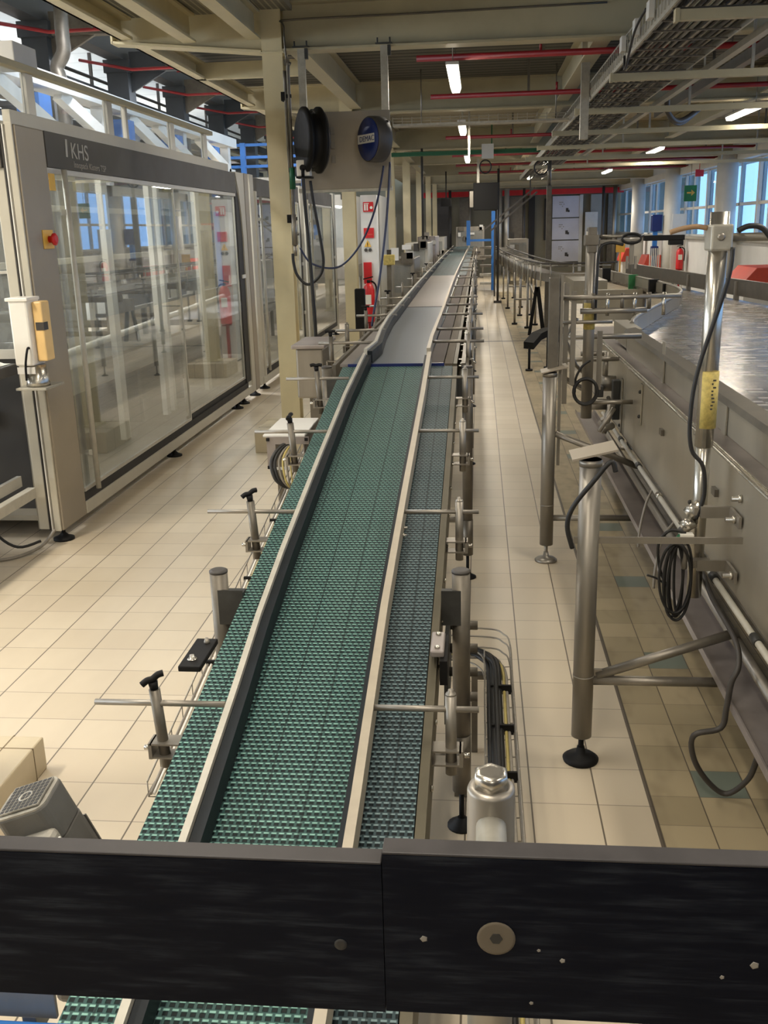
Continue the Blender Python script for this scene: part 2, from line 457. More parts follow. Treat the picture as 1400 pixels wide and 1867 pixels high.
def i_beam(name, p0, p1, h=.33, w=.17, tf=.016, tw=.012, mat='cream', kind='structure'):
    """I section between p0 and p1 (centre of the bottom face)"""
    p0, p1 = V(p0), V(p1); mb = MB(); u = V((0,0,1))
    mb.bar(p0+u*tf/2, p1+u*tf/2, w, tf); mb.bar(p0+u*(h-tf/2), p1+u*(h-tf/2), w, tf)
    mb.bar(p0+u*h/2, p1+u*h/2, tw, h-2*tf)
    return solo(name, mb, M[mat], None, None, kind=kind)
BZ = 2.94
COLY = (7.7, 11.8, 17.4, 21.4, 26.0, 30.7, 35.2)
for y in COLY:
    i_beam('ceiling_beam', (-1.42, y, BZ), (5.1, y, BZ))
# the tapered cantilever of the mezzanine left of the first column
def cantilever(y):
    mb = MB()
    prof = [(-2.69, y-.006, 3.05), (-1.58, y-.006, BZ+.005), (-1.58, y-.006, DZ), (-2.69, y-.006, DZ)]
    mb.extrude(prof, (0, .012, 0))
    mb.bar((-2.69, y, 3.05), (-1.58, y, BZ+.005), .16, .016); mb.bar((-2.69, y, DZ-.008), (-1.58, y, DZ-.008), .16, .016)
    mb.box(-2.70, -2.685, y-.08, y+.08, 3.04, DZ)
    return struct('ceiling_beam', mb, M['cream_light'])
for y in COLY[:4]: cantilever(y)
# edge channel of the mezzanine and joists running away from the camera
for x in (-2.62,):
    for y0, y1 in ((1.0, 7.62), (7.78, 11.72), (11.88, 17.3), (17.5, 21.3)):
        mb = MB(); mb.box(x-.01, x+.01, y0, y1, 3.06, DZ-.06); mb.box(x-.01, x+.09, y0, y1, 3.06, 3.08); mb.box(x-.01, x+.09, y0, y1, DZ-.08, DZ-.06)
        struct('ceiling_beam', mb, M['cream_light'])
for y0, y1 in ((7.78, 11.72), (11.88, 17.32), (17.48, 21.32), (21.5, 25.9)):
    for x in (-1.38, .92, 3.1):
        i_beam('ceiling_beam', (x, y0, 2.99), (x, y1, 2.99), .27, .13)
for y0, y1 in ((1.5, 7.6),):
    for x in (-1.62, -2.1):
        i_beam('ceiling_beam', (x, y0, 3.02), (x, y1, 3.02), .19, .1, mat='cream_light')
struct('ceiling_beam', MB().box(-2.62, -1.6, 9.6, 9.68, 3.06, 3.2), M['cream_light'])

# columns on tiled plinths
def column(x, y, z0, w=.15):
    mb = MB(); h = w/2; t = .011
    mb.box(x-h, x+h, y-h, y-h+t, z0, DZ); mb.box(x-h, x+h, y+h-t, y+h, z0, DZ); mb.box(x-.004, x+.004, y-h+t, y+h-t, z0, DZ)
    mb.box(x-h-.03, x+h+.03, y-h-.03, y+h+.03, z0, z0+.015)
    mb.box(x-h-.01, x+h+.01, y-h-.01, y+h+.01, BZ-.012, BZ)
    return struct('column', mb, M['cream_light'])
def plinth(x0, x1, y0, y1, z):
    mb = MB(); mb.box(x0, x1, y0, y1, 0, z)
    o = solo('column_plinth', mb, M['plinth'], None, None, bev=.006, kind='structure')
    g = MB()
    for x in (x0+.14, x1-.1):
        g.box(x-.002, x+.002, y0-.001, y1+.001, 0, z+.001)
    for y in (y0+.18, y1-.08): g.box(x0-.001, x1+.001, y-.002, y+.002, 0, z+.001)
    part('grout_lines', g, M['grout'], o)
for i, y in enumerate(COLY):
    column(-1.5, y, .172 if i < 2 else .0)
plinth(-1.755, -1.24, 7.39, 7.95, .172); plinth(-1.74, -1.24, 11.5, 12.05, .172)
plinth(-1.93, -1.41, 2.2, 2.72, .115)
column(-1.67, 2.45, .115)

# ---- left hall: dark columns, cross beams, high roof, bright windows
for k in range(-1, 8):
    y = 14.1 + 3.17*k
    mb = MB(); mb.box(-6.18, -5.82, y-.17, y+.17, 0, 4.45); mb.box(-6.22, -5.78, y-.19, y+.19, 4.3, 4.5)
    struct('column', mb, M['ink_steel'])
    mb = MB(); mb.box(-5.8, -2.45, y-.09, y+.09, 4.32, 4.62); mb.extrude([(-5.82, y-.03, 4.0), (-5.2, y-.03, 4.32), (-5.82, y-.03, 4.32)], (0, .06, 0))
    struct('ceiling_beam', mb, M['ink_steel'] if k % 2 else M['steel_dark'])
struct('ceiling_beam', MB().box(-6.14, -5.86, -4, 38, 4.5, 4.85), M['ink_steel'])
struct('ceiling_slab', MB().box(-14, -2.4, -4, 38, 4.95, 5.0), M['hall_roof'])
# outer wall of the hall with a band of windows
struct('wall_left_upper', MB().box(-13.2, -13, -4, 38, 2.9, 5.3), M['wall_far'])
mb = MB(); mb.box(-13.2, -13, -4, 38, 0, 1.4)
for y in range(-4, 38, 4): mb.box(-13.2, -13, y, y+.35, 1.4, 2.9)
struct('wall_left', mb, M['wall_white'])
for i, y in enumerate(range(-4, 38, 4)):
    struct('window_%d' % (i+20), MB().box(-13.12, -13.08, y+.35, y+4, 1.4, 2.9), M['glass_hall'])

# ---- right window wall
RX = 5.1
mb = MB(); mb.box(RX, RX+.2, -4, 38, 0, 1.32); mb.box(RX, RX+.2, -4, 38, 2.82, 3.27)
struct('wall_right', mb, M['wall_white'])
WY = [-4, -1.3, 1.4, 4.1, 6.8, 9.5, 12.2, 14.9, 17.6, 19.4, 21.6, 23.6, 26.0, 28.6, 31.2, 34.0, 38.0]
for i in range(len(WY)-1):
    y0, y1 = WY[i], WY[i+1]
    w = struct('window_%d' % (i+1), MB().box(RX+.08, RX+.1, y0+.05, y1-.05, 1.32, 2.82), M['glass_win'])
    f = MB()
    f.box(RX+.02, RX+.16, y0-.05, y0+.05, 1.32, 2.82)
    f.box(RX+.05, RX+.13, y0+.05, y1-.05, 1.32, 1.38); f.box(RX+.05, RX+.13, y0+.05, y1-.05, 2.76, 2.82)
    f.box(RX+.05, RX+.13, y0+.05, y1-.05, 1.95, 2.01); f.box(RX+.05, RX+.13, y0+.62*(y1-y0), y0+.62*(y1-y0)+.05, 1.38, 2.76)
    part('window_frame', f, M['offwhite'], w)
struct('trim_1', MB().box(RX-.16, RX, 2, 38, 2.78, 2.94), M['offwhite'])
struct('trim_2', MB().box(RX-.1, RX, -4, 38, 1.28, 1.34), M['wall_grey'])
for y in (15.2, 20.5, 26.0, 31.4):
    struct('column', MB().cyl((4.82, y, 0), (4.82, y, 2.94), .2, 24), M['offwhite'])
# red crash beam and white doors on the back wall
struct('trim_3', MB().box(-2.2, 5.1, 36.6, 36.75, 2.72, 2.9), M['red_bright'])
mb = MB()
for z in (.34, 1.13, 1.92): mb.box(2.72, 3.72, 37.88, 37.95, z+.02, z+.77)
d = struct('door_1', mb, M['door_white'])
mk = MB()
for z in (.34, 1.13, 1.92):
    mk.cbox((3.25, 37.87, z+.28), .09, .02, .13); mk.cbox((3.31, 37.87, z+.24), .06, .02, .08)
part('door_handle', mk, M['charcoal'], d)
mk = MB()
for z in (1.92, 1.13, .34):
    for k in range(7): mk.cbox((2.98+.05*(k % 4), 37.87, z+.55-.07*(k//3)), .035, .02, .03)
part('door_marking', mk, M['letter_dim'], d)
f = MB()
for x in (2.6, 3.78): f.box(x-.08, x+.04, 37.85, 38, 0, 2.72)
struct('trim_4', f, M['offwhite'])
struct('door_2', MB().box(2.42, 2.56, 37.9, 37.97, 1.15, 2.62), M['dark'])
for x, w, mt in ((-1.6, .5, 'charcoal'), (-.7, .35, 'steel_dark'), (.6, .3, 'charcoal'), (1.15, .5, 'steel_dark'), (1.85, .22, 'dark'), (4.1, .5, 'wall_grey'), (4.72, .3, 'steel_dark')):
    struct('wall_panel', MB().box(x, x+w, 37.8, 38, .3, 2.72), M[mt])
# ================================================================== INCLINED BELT CONVEYOR
SL = .156
def BZI(y): return .575 + SL*(y - 1.574)
Y0, Y1 = .86, 4.61
XL, XR = -.645, -.12
def incl_box(mb, x0, x1, y0, y1, a, b):
    """slab following the incline, from offset a to offset b above the belt plane"""
    vs = [(x, y, BZI(y)+o) for x in (x0, x1) for y in (y0, y1) for o in (a, b)]
    return mb.add(vs, [(0,1,3,2),(4,6,7,5),(0,4,5,1),(2,3,7,6),(0,2,6,4),(1,5,7,3)])
conv = empty('belt_conveyor', (-.38, 2.47, 0), 'inclined conveyor with a teal modular belt, rising from the foreground between two guide rails', 'conveyor')
part('belt', incl_box(incl_box(incl_box(MB(), XL, -.545, Y0, Y1, -.018, 0), -.545, -.25, Y0, Y1, -.018, 0), -.25, -.235, Y0, Y1, -.018, 0), M['belt'], conv, label='teal belt with staggered rows of small open cells')
part('belt_edge', incl_box(MB(), -.235, XR, Y0, Y1, -.018, .0), M['belt_worn'], conv, label='greyer worn strip of belt right of the guide rail')
fr = MB()
incl_box(fr, XR+.002, XR+.022, Y0, Y1, -.13, -.002); incl_box(fr, XR-.02, XR+.022, Y0, Y1, -.135, -.13)
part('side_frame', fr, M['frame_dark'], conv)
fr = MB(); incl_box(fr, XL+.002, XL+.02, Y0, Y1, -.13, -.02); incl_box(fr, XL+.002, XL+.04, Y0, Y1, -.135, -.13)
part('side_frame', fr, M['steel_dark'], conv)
fr = MB()
for y in (1.2, 1.9, 2.6, 3.3, 4.0, 4.5): fr.bar((XL, y, BZI(y)-.1), (XR, y, BZI(y)-.1), .04, .04)
incl_box(fr, XL, XR, Y0, Y1, -.06, -.05)
part('under_frame', fr, M['mech_dark'], conv)
def rail_pts(pl, off): return [(x, y, BZI(y)+off) for x, y in pl]
LP = [(-.508, .9), (-.516, 1.25), (-.524, 1.6), (-.534, 1.95), (-.545, 2.25), (-.550, 2.6), (-.550, 3.3), (-.546, 4.0), (-.528, 4.605)]
def rpath(pl): return [(x, y, (BZI(y) if y <= Y1 else BZI(Y1)+.006)) for x, y in pl]
L0 = rpath(LP)
gr = part('guide_rail', MB().path_wall([(x-.008, y, z+.012) for x, y, z in L0], .014, .058), M['rail_light'], conv, label='pale steel guide rail on the left of the lane')
part('wear_strip', MB().path_wall([(x+.011, y, z+.008) for x, y, z in L0], .022, .05), M['rail_black'], gr)
RP = [(-.236, .9), (-.238, 1.6), (-.246, 2.3), (-.244, 3.0), (-.238, 4.0), (-.238, 4.605)]
R0 = rpath(RP)
gr = part('guide_rail', MB().path_wall([(x+.009, y, z+.012) for x, y, z in R0], .019, .058), M['rail_beige'], conv, label='beige steel guide rail on the right of the lane')
part('wear_strip', MB().path_wall([(x-.007, y, z+.008) for x, y, z in R0], .012, .046), M['rail_black'], gr)

def bracket(parent, side, y, zb, xr, xend, xp, knob=None, tilt=0.0, frame=None, lug=True, rr=.0068):
    """guide-rail support: rod through a post that a clamp holds to the side frame"""
    zr = zb + .06
    p = MB(); p.cyl((xp-tilt, y, zr+.034), (xp+tilt, y, zr-.155), .0125, 14)
    if knob is None: p.lathe((xp-tilt, y, zr+.034), (0,0,1), [(.0125, 0), (.011, .004), (.006, .006), (.006, .012), (.0035, .013)], 12)
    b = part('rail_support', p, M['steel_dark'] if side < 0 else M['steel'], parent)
    part('rod', MB().cyl((xr, y, zr), (xend, y, zr), rr, 12), M['steel'], b)
    c = MB(); fx = frame if frame is not None else (XR+.022 if side > 0 else XL+.002); q = xp + .022*side
    c.box(min(fx, q), max(fx, q), y-.022, y+.022, zr-.094, zr-.09); c.box(min(fx, q), max(fx, q), y-.02, y+.02, zr-.128, zr-.124)
    c.box(q-.004, q+.004, y-.022, y+.022, zr-.128, zr-.09)
    part('clamp', c, M['steel'], b)
    if lug: part('clamp_bolt', MB().cyl((q, y-.004, zr-.108), (q+.018*side, y-.004, zr-.108), .006, 8), M['steel_bright'], b)
    if knob:
        k = MB(); k.cyl((xp-tilt, y, zr+.034), (xp-tilt-.002, y, zr+.052), .009, 12, r1=.011)
        c0 = V((xp-tilt-.002, y, zr+.058)); d = V(knob).normalized()*.026
        k.tube([c0-d, c0-d*.5+V((0,0,.003)), c0, c0+d*.5+V((0,0,.003)), c0+d], .0075, 10)
        part('knob', k, M['black'], b)
    return b
for y, xr in ((1.885, -.226), (2.87, -.226), (3.575, -.226), (4.235, -.222)):
    bracket(conv, 1, y, BZI(y), xr, .003, -.057)
for y, xl, kn in ((1.885, -.551, (1, .5, .45)), (2.87, -.567, (1, .6, .4)), (3.575, -.567, (.1, 1, .2)), (4.235, -.566, (1, .1, 0))):
    bracket(conv, -1, y, BZI(y), xl, -.846, -.702, kn, tilt=.006)
def conv_leg(parent, x, y, ztop, side, r=.0245, zf=None):
    l = MB(); l.cyl((x, y, .3), (x, y, ztop-.002), r, 20); l.cyl((x, y, .12), (x, y, .30), r+.002, 20)
    b = part('leg', l, M['steel_dark'], parent)
    part('end_cap', MB().lathe((x, y, ztop-.006), (0,0,1), [(r+.001, 0), (r+.001, .006), (r*.8, .009)], 20), M['charcoal'], b)
    part('foot', MB().cyl((x, y, .01), (x, y, .12), .008, 10).lathe((x, y, 0), (0,0,1), [(.042, 0), (.042, .006), (.02, .018), (.012, .03)], 18), M['black'], b)
    fx = zf if zf is not None else (XR+.022 if side > 0 else XL+.002)
    a = MB(); a.box(min(fx, x), max(fx, x), y-.02, y+.02, ztop-.13, ztop-.06); a.box(min(fx, x), max(fx, x), y-.026, y-.02, ztop-.15, ztop-.05)
    part('leg_bracket', a, M['mech_dark'], b)
    return b
conv_leg(conv, -.045, 2.47, .79, 1); conv_leg(conv, -.712, 2.47, .785, -1)
conv_leg(conv, -.05, 4.575, 1.05, 1); conv_leg(conv, -.716, 4.575, 1.057, -1)
part('cross_brace', MB().cyl((-.045, 2.47, .22), (-.71, 2.47, .22), .015, 12), M['steel'], conv)
part('cross_brace', MB().cyl((-.05, 4.575, .3), (-.71, 4.575, .3), .015, 12), M['steel'], conv)
# bolts along the right frame
for i in range(14):
    y = 1.35 + .22*i
    part('frame_bolt', MB().lathe((XR+.022, y, BZI(y)-.06), (1,0,0), [(.007, 0), (.007, .004), (.004, .006)], 8), M['steel_bright'], conv)
for y in (2.42, 2.47): part('rail_bolt', MB().lathe((-.222, y+.32, BZI(y+.32)+.045), (1,0,0), [(.006, 0), (.006, .004), (.003, .012)], 8), M['steel_bright'], conv)

# light sensors clipped on the frame
s = empty('reflex_sensor', (-.10, 2.2, BZI(2.2)-.05), 'small lilac-grey sensor block with two screws at the right belt edge', 'sensor')
part('body', MB().box(-.114, -.080, 2.14, 2.26, BZI(2.26)+.003, BZI(2.26)+.02), M['sheet_lilac'], s, bev=.004)
part('bracket', MB().box(-.0905, -.072, 2.12, 2.28, BZI(2.2)-.05, BZI(2.26)+.003), M['black'], s)
for y in (2.16, 2.24): part('screw', MB().lathe((-.097, y, BZI(2.26)+.02), (0,0,1), [(.007, 0), (.007, .003), (.004, .006)], 10), M['steel_bright'], s)
s = empty('proximity_sensor', (-.70, 2.2, BZI(2.2)-.06), 'flat black plate with bolts left of the teal belt, before the capped post', 'sensor')
m = MB(); m.box(-.725, -.669, 2.10, 2.27, .655, .67)
part('plate', m, M['black'], s, bev=.003)
part('bolt', MB().lathe((-.7, 2.14, .67), (0,0,1), [(.012, 0), (.012, .003), (.006, .003), (.006, .012)], 12), M['steel_bright'], s)
part('screw', MB().lathe((-.69, 2.24, .67), (0,0,1), [(.008, 0), (.008, .004), (.004, .014)], 12), M['steel'], s)

# ================================================================== LEVEL CONVEYOR BEHIND IT
FZ = 1.06
lev = empty('level_conveyor', (-.38, 12, 0), 'long level conveyor running away to the far hall behind the teal incline', 'conveyor')
part('slide_plate', MB().box(-.60, -.238, 4.63, 8.06, FZ-.012, FZ), M['plate_blue'], lev, label='blue-grey smooth slide plate')
part('slide_plate', MB().box(-.66, -.25, 8.085, 13.5, FZ-.012, FZ), M['plate_grey'], lev, label='brownish grey slide plate')
part('belt', MB().box(-.78, -.16, 13.52, 34, FZ-.012, FZ), M['belt_worn'], lev, label='pale green-grey belt far away')
part('joint_strip', MB().box(-.66, -.245, 8.06, 8.085, FZ-.02, FZ+.002), M['dark'], lev)
part('joint_strip', MB().box(-.62, -.16, 4.616, 4.63, FZ-.02, FZ+.001), M['navy'], lev)
for x0, x1, mt in ((-.234, -.165, 'plate_plum'), (-.158, -.12, 'lane_brown'), (-.08, -.06, 'steel_dark')):
    part('side_lane', MB().box(x0, x1, 4.64, 20, FZ-.02, FZ-.004), M[mt], lev)
part('side_lane', MB().box(-.66, -.602, 4.64, 8.06, FZ-.014, FZ-.002), M['plate_grey'], lev)
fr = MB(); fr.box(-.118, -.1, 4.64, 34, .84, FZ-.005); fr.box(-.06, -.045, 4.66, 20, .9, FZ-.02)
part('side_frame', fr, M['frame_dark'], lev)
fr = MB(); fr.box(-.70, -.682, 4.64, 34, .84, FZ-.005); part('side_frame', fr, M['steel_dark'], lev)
LF = [(-.526, 4.625, FZ), (-.512, 4.98, FZ), (-.548, 5.6, FZ), (-.578, 6.4, FZ), (-.6, 8.2, FZ), (-.625, 10.2, FZ), (-.66, 14, FZ), (-.71, 20, FZ), (-.78, 32, FZ)]
g = part('guide_rail', MB().path_wall([(x-.008, y, z+.012) for x, y, z in LF], .016, .06), M['rail_light'], lev, label='dark-faced guide rail on the left')
part('wear_strip', MB().path_wall([(x+.012, y, z+.006) for x, y, z in LF], .024, .056), M['rail_black'], g)
RF = [(-.240, 4.625, FZ), (-.250, 5.2, FZ), (-.256, 7.2, FZ), (-.275, 10, FZ), (-.284, 12.4, FZ), (-.292, 32, FZ)]
part('guide_rail', MB().path_wall([(x+.006, y, z+.012) for x, y, z in RF], .018, .06), M['rail_beige'], lev, label='beige guide rail on the right')
for i, y in enumerate((5.0, 5.64, 6.63, 7.46, 8.3, 9.9, 11.54, 13.48, 14.6, 16.7, 19.1, 21.9, 25.0, 28.5)):
    bracket(lev, 1, y, FZ, -.24, .03 if i < 3 else -.005, -.05, frame=-.1, lug=i < 6, rr=.008)
    bracket(lev, -1, y, FZ, -.52 - .012*min(i, 8), -.82, -.755, (1, .1, 0) if i % 2 == 0 else None, frame=-.70, lug=False, rr=.008)
for i, y in enumerate((5.3, 6.1, 7.0, 7.9, 9.1, 10.7, 12.5)):
    c = MB(); c.box(-.1, -.02, y-.03, y+.03, FZ-.12, FZ-.09); c.cyl((-.03, y, FZ-.25), (-.03, y, FZ+.02), .009, 10); c.box(-.1, -.06, y-.06, y+.06, FZ-.2, FZ-.17)
    part('frame_bracket', c, M['mech_dark' if i % 2 else 'steel'], lev)
for y in (7.0, 9.4, 11.8, 14.2, 17, 20, 24, 28):
    conv_leg(lev, -.06, y, 1.0, 1, zf=-.1); conv_leg(lev, -.735, y, 1.0, -1, zf=-.7)

# junction box and its cables left of the belt
jb = empty('junction_box', (-.75, 3.8, 0), 'pale junction box left of the teal belt with cables looping from its open front', 'junction box')
part('lid', MB().box(-.85, -.682, 3.72, 4.08, .895, .905), M['offwhite'], jb, bev=.003)
m = MB(); m.box(-.835, -.665, 3.715, 3.722, .868, .897); m.box(-.835, -.80, 3.715, 3.722, .77, .868); m.box(-.835, -.829, 3.72, 4.08, .77, .895); m.box(-.69, -.685, 3.72, 4.08, .77, .895)
part('housing', m, M['sheet_lilac'], jb)
part('lower_rail', MB().box(-.82, -.68, 3.71, 3.722, .765, .775), M['offwhite'], jb)
part('stand', MB().box(-.85, -.825, 3.95, 3.99, 0, .78), M['steel_dark'], jb)
for x, z in ((-.829, .888), (-.829, .775), (-.675, .888)): part('corner_screw', MB().cbox((x, 3.712, z), .012, .01, .012), M['black'], jb)
for k, (mt, r, w) in enumerate((('rubber', .0075, .0), ('rubber', .006, .014), ('cable_grey', .004, .03), ('cable_yellow', .004, .045), ('cable_grey', .004, .06), ('cable_yellow', .003, .075))):
    part('cable', MB().tube([(-.72-.2*w, 3.75, .873), (-.775+.5*w, 3.71, .862-.3*w), (-.81+w, 3.67, .81), (-.795+.9*w, 3.65, .745), (-.76+.4*w, 3.66, .71), (-.745+.2*w, 3.69, .70)], r, 8), M[mt], jb)

# wire trays with cables
wt = empty('wire_cable_tray', (-.73, 3.2, .3), 'slim wire tray with pale cables along the left flank of the teal conveyor', 'cable tray')
m = MB()
def LZ(y): return BZI(y) - .27
for dx, dz in ((0, 0), (-.05, 0), (-.05, .04)):
    m.tube([(-.742+dx, 2.0, LZ(2.0)+dz), (-.742+dx, 4.3, LZ(4.3)+dz)], .0022, 5, smooth=False)
for i in range(24):
    y = 2.0 + .1*i
    m.tube([(-.742, y, LZ(y)), (-.792, y, LZ(y)), (-.792, y, LZ(y)+.04)], .0018, 4, smooth=False)
part('wire_frame', m, M['steel'], wt)
for k, (mt, dx) in enumerate((('white', -.012), ('cable_yellow', -.024), ('white', -.036), ('cable_grey', -.044))):
    part('cable', MB().tube([(-.742+dx, 2.0, LZ(2.0)+.008)] + [(-.742+dx+.003*math.sin(y*5+k), y, LZ(y)+.008) for y in (2.6, 3.2, 3.8, 4.3)], .0042, 6), M[mt], wt)
for y in (2.1, 2.9, 3.7): part('hanger', MB().box(-.794, -.645, y-.008, y+.008, LZ(y)-.006, LZ(y)-.002).box(-.649, -.645, y-.008, y+.008, LZ(y)-.004, BZI(y)-.139), M['steel'], wt)
for y in (2.55, 3.05, 3.5): part('cable_tie', MB().cbox((-.767, y, LZ(y)+.01), .05, .012, .016), M['black'], wt)

wb = empty('wire_cable_basket', (.06, 2.5, 0), 'bent wire basket carrying black cables right of the teal conveyor, beside the capped leg', 'cable tray')
m = MB()
def bent(x, z, ye=3.04): return [(x, .9, z), (x, 2.6, z), (x, ye-.12, z), (x-.02, ye-.04, z), (x-.06, ye, z), (-.1, ye+.01, z)]
for x, z, ye in ((.105, .36, 3.08), (.105, .33, 3.08), (.105, .29, 3.08), (.08, .285, 3.05), (.05, .285, 3.02), (.022, .29, 2.97), (.022, .34, 2.97)):
    m.tube(bent(x, z, ye), .0028, 6, res=4)
for i in range(22):
    y = .95 + .095*i
    m.tube([(.022, y, .345), (.022, y, .285), (.06, y, .282), (.105, y, .285), (.105, y, .365)], .0024, 5, smooth=False)
for x in (-.08, -.03): m.tube([(x, 3.10, .365), (x, 3.10, .285), (x, 2.95, .285), (x, 2.95, .345)], .002, 5, smooth=False)
part('wire_frame', m, M['steel'], wb)
for k, (mt, r, dx, z) in enumerate((('rubber', .011, .048, .30), ('rubber', .009, .066, .298), ('rubber', .008, .035, .296), ('cable_yellow', .005, .082, .293), ('cable_grey', .005, .09, .292), ('rubber', .007, .056, .318))):
    part('cable', MB().tube(bent(dx, z, 3.04-.012*k), r, 8), M[mt], wb)
for y in (2.25, 2.5, 2.75): part('cable_tie', MB().cbox((.075, y, .3), .07, .008, .03), M['black'], wb)
for y in (1.3, 2.9): part('support', MB().box(-.02, .09, y-.015, y+.015, .265, .281).box(-.02, .0, y-.015, y+.015, 0, .265), M['steel_dark'], wb)
# rollers and shaft seen through the gap beside the leg
dr = empty('belt_drive', (-.02, 2.75, 0), 'drive shaft block with stacked ribs behind the capped leg right of the teal belt', 'drive')
for k in range(4): part('shaft', MB().cyl((-.09, 2.78-.07*k, .5-.045*k), (.0, 2.78-.07*k, .5-.045*k), .014, 12), M['steel_dark'], dr)
part('housing', MB().box(-.095, -.083, 2.52, 2.84, .3, .54), M['mech_dark'], dr)
part('stand', MB().box(-.07, -.02, 2.62, 2.70, 0, .31), M['steel_dark'], dr)

# gear motor below the belt on the left
gm = empty('gear_motor', (-.80, 1.5, 0), 'grey gear motor with a square fan grille beside the near end of the belt', 'motor')
T = Matrix.Translation((-.862, 1.565, .645)) @ Matrix.Scale(.93, 4) @ Matrix.Rotation(math.radians(-20), 4, 'Y') @ Matrix.Rotation(math.radians(6), 4, 'X')
def rr_prof(w, h, r, n=5):
    pts = []
    for cx, cy, a0 in ((w-r, h-r, 0), (-w+r, h-r, 90), (-w+r, -h+r, 180), (w-r, -h+r, 270)):
        for i in range(n+1):
            a = math.radians(a0 + 90*i/n); pts.append((cx+r*math.cos(a), cy+r*math.sin(a)))
    return pts
m = MB(); m.extrude([(x, y, -.09) for x, y in rr_prof(.06, .056, .024)], (0, 0, .085)); m.xform(T)
part('fan_cover', m, M['motor'], gm, bev=.004)
m = MB()
for k in range(9): m.box(-.046+.0113*k, -.0435+.0113*k, -.044, .044, .0, .0035)
for k in range(9): m.box(-.046, .046, -.044+.0108*k, -.0415+.0108*k, .0, .0035)
m.lathe((0,0,0), (0,0,1), [(.016, .0), (.016, .0045), (.012, .0045), (.012, .002)], 16)
m.extrude([(x, y, -.006) for x, y in rr_prof(.058, .054, .023)], (0, 0, .004)); m.xform(T)
gp = part('fan_grille', m, M['motor_light'], gm)
m = MB()
for i in range(8):
    for j in range(8): m.box(-.0432+.0113*i, -.0346+.0113*i, -.0414+.0108*j, -.0332+.0108*j, .0037, .0042)
m.xform(T); part('grille_openings', m, M['dark'], gp)
m = MB(); m.extrude([(x, y, -.30) for x, y in rr_prof(.064, .06, .034)], (0, 0, .21))
for k in range(12):
    a = -.05 + .009*k
    m.box(.05, .0605, a, a+.004, -.28, -.11); m.box(-.0605, -.05, a, a+.004, -.28, -.11)
m.xform(T); part('motor_body', m, M['motor'], gm)
m = MB(); m.cbox((.02, -.075, -.1), .09, .05, .1); m.cyl((-.02, -.09, -.06), (.045, -.09, -.06), .016, 12); m.xform(T)
tb = part('terminal_box', m, M['motor_light'], gm, bev=.012)
m = MB()
for x in (-.02, .015): m.lathe((x, -.1005, -.09), (0,-1,0), [(.006, 0), (.006, .004), (.003, .005)], 8)
m.xform(T); part('screw', m, M['mech_dark'], tb)
m = MB(); m.tube([(-.08, -.12, -.22), (-.075, -.125, -.12), (-.062, -.115, -.06), (-.05, -.09, -.045)], .02, 10); m.xform(T); part('cable_gland', m, M['black'], gm)
m = MB(); m.tube([(.06, -.09, -.14), (.08, -.085, -.06)], .003, 6, smooth=False); m.xform(T); part('lifting_rod', m, M['white'], gm)
part('gearbox', MB().box(-.83, -.69, 1.5, 1.68, .22, .40), M['motor'], gm, bev=.015)
part('mount', MB().box(-.82, -.70, 1.53, 1.65, 0, .22), M['steel_dark'], gm)
# ================================================================== PACKING MACHINE ON THE LEFT
def text(name, s, size, mtx, mat, parent, ext=.001, squeeze=1.0):
    cu = bpy.data.curves.new(name, 'FONT'); cu.body = s; cu.size = size; cu.extrude = ext; cu.align_x = 'LEFT'
    cu.space_character = 1.02
    o = bpy.data.objects.new(name, cu); COL.objects.link(o)
    bpy.context.view_layer.update()
    me = bpy.data.meshes.new_from_object(o.evaluated_get(bpy.context.evaluated_depsgraph_get()))
    bpy.data.objects.remove(o)
    mb = MB(); mb.add([mtx @ V((v.co.x*squeeze, v.co.y, v.co.z)) for v in me.vertices], [tuple(p.vertices) for p in me.polygons])
    bpy.data.meshes.remove(me)
    return part(name, mb, mat, parent)
def face_x(x, y, z):   # text plane facing +X
    return Matrix(((0,0,1,x),(1,0,0,y),(0,1,0,z),(0,0,0,1)))
def face_y(x, y, z):   # text plane facing -Y (towards the camera)
    return Matrix(((1,0,0,x),(0,0,-1,y),(0,1,0,z),(0,0,0,1)))

MX = -2.35
def foot_pair(parent, x, y, z):
    part('machine_foot', MB().cyl((x, y, .02), (x, y, z), .012, 10).lathe((x, y, 0), (0,0,1), [(.06, 0), (.06, .012), (.03, .025), (.014, .04)], 20), M['black'], parent)
def door(parent, y0, y1, zb, zt, handle=None, x=MX-.012):
    f = MB()
    f.box(x-.01, x+.008, y0, y1, zb-.022, zb); f.box(x-.01, x+.008, y0, y1, zt, zt+.02); f.box(x-.01, x+.008, y1-.012, y1, zb, zt)
    d = part('sliding_door', f, M['alu'], parent)
    part('pane', MB().box(x-.004, x+.002, y0+.002, y1-.014, zb, zt), M['glass'], d)
    if handle is not None: part('grip_bar', MB().cyl((x+.035, handle, .19), (x+.035, handle+.005, 2.045), .016, 12).box(x, x+.03, handle-.01, handle+.01, .4, .43).box(x, x+.03, handle-.01, handle+.01, 1.8, 1.83), M['rail_light'], d)
    return d

pm_ = empty('packing_machine', (-3.1, 7.6, 0), 'big grey packing machine with tall sliding glass doors and a dark lettered band on top', 'machine')
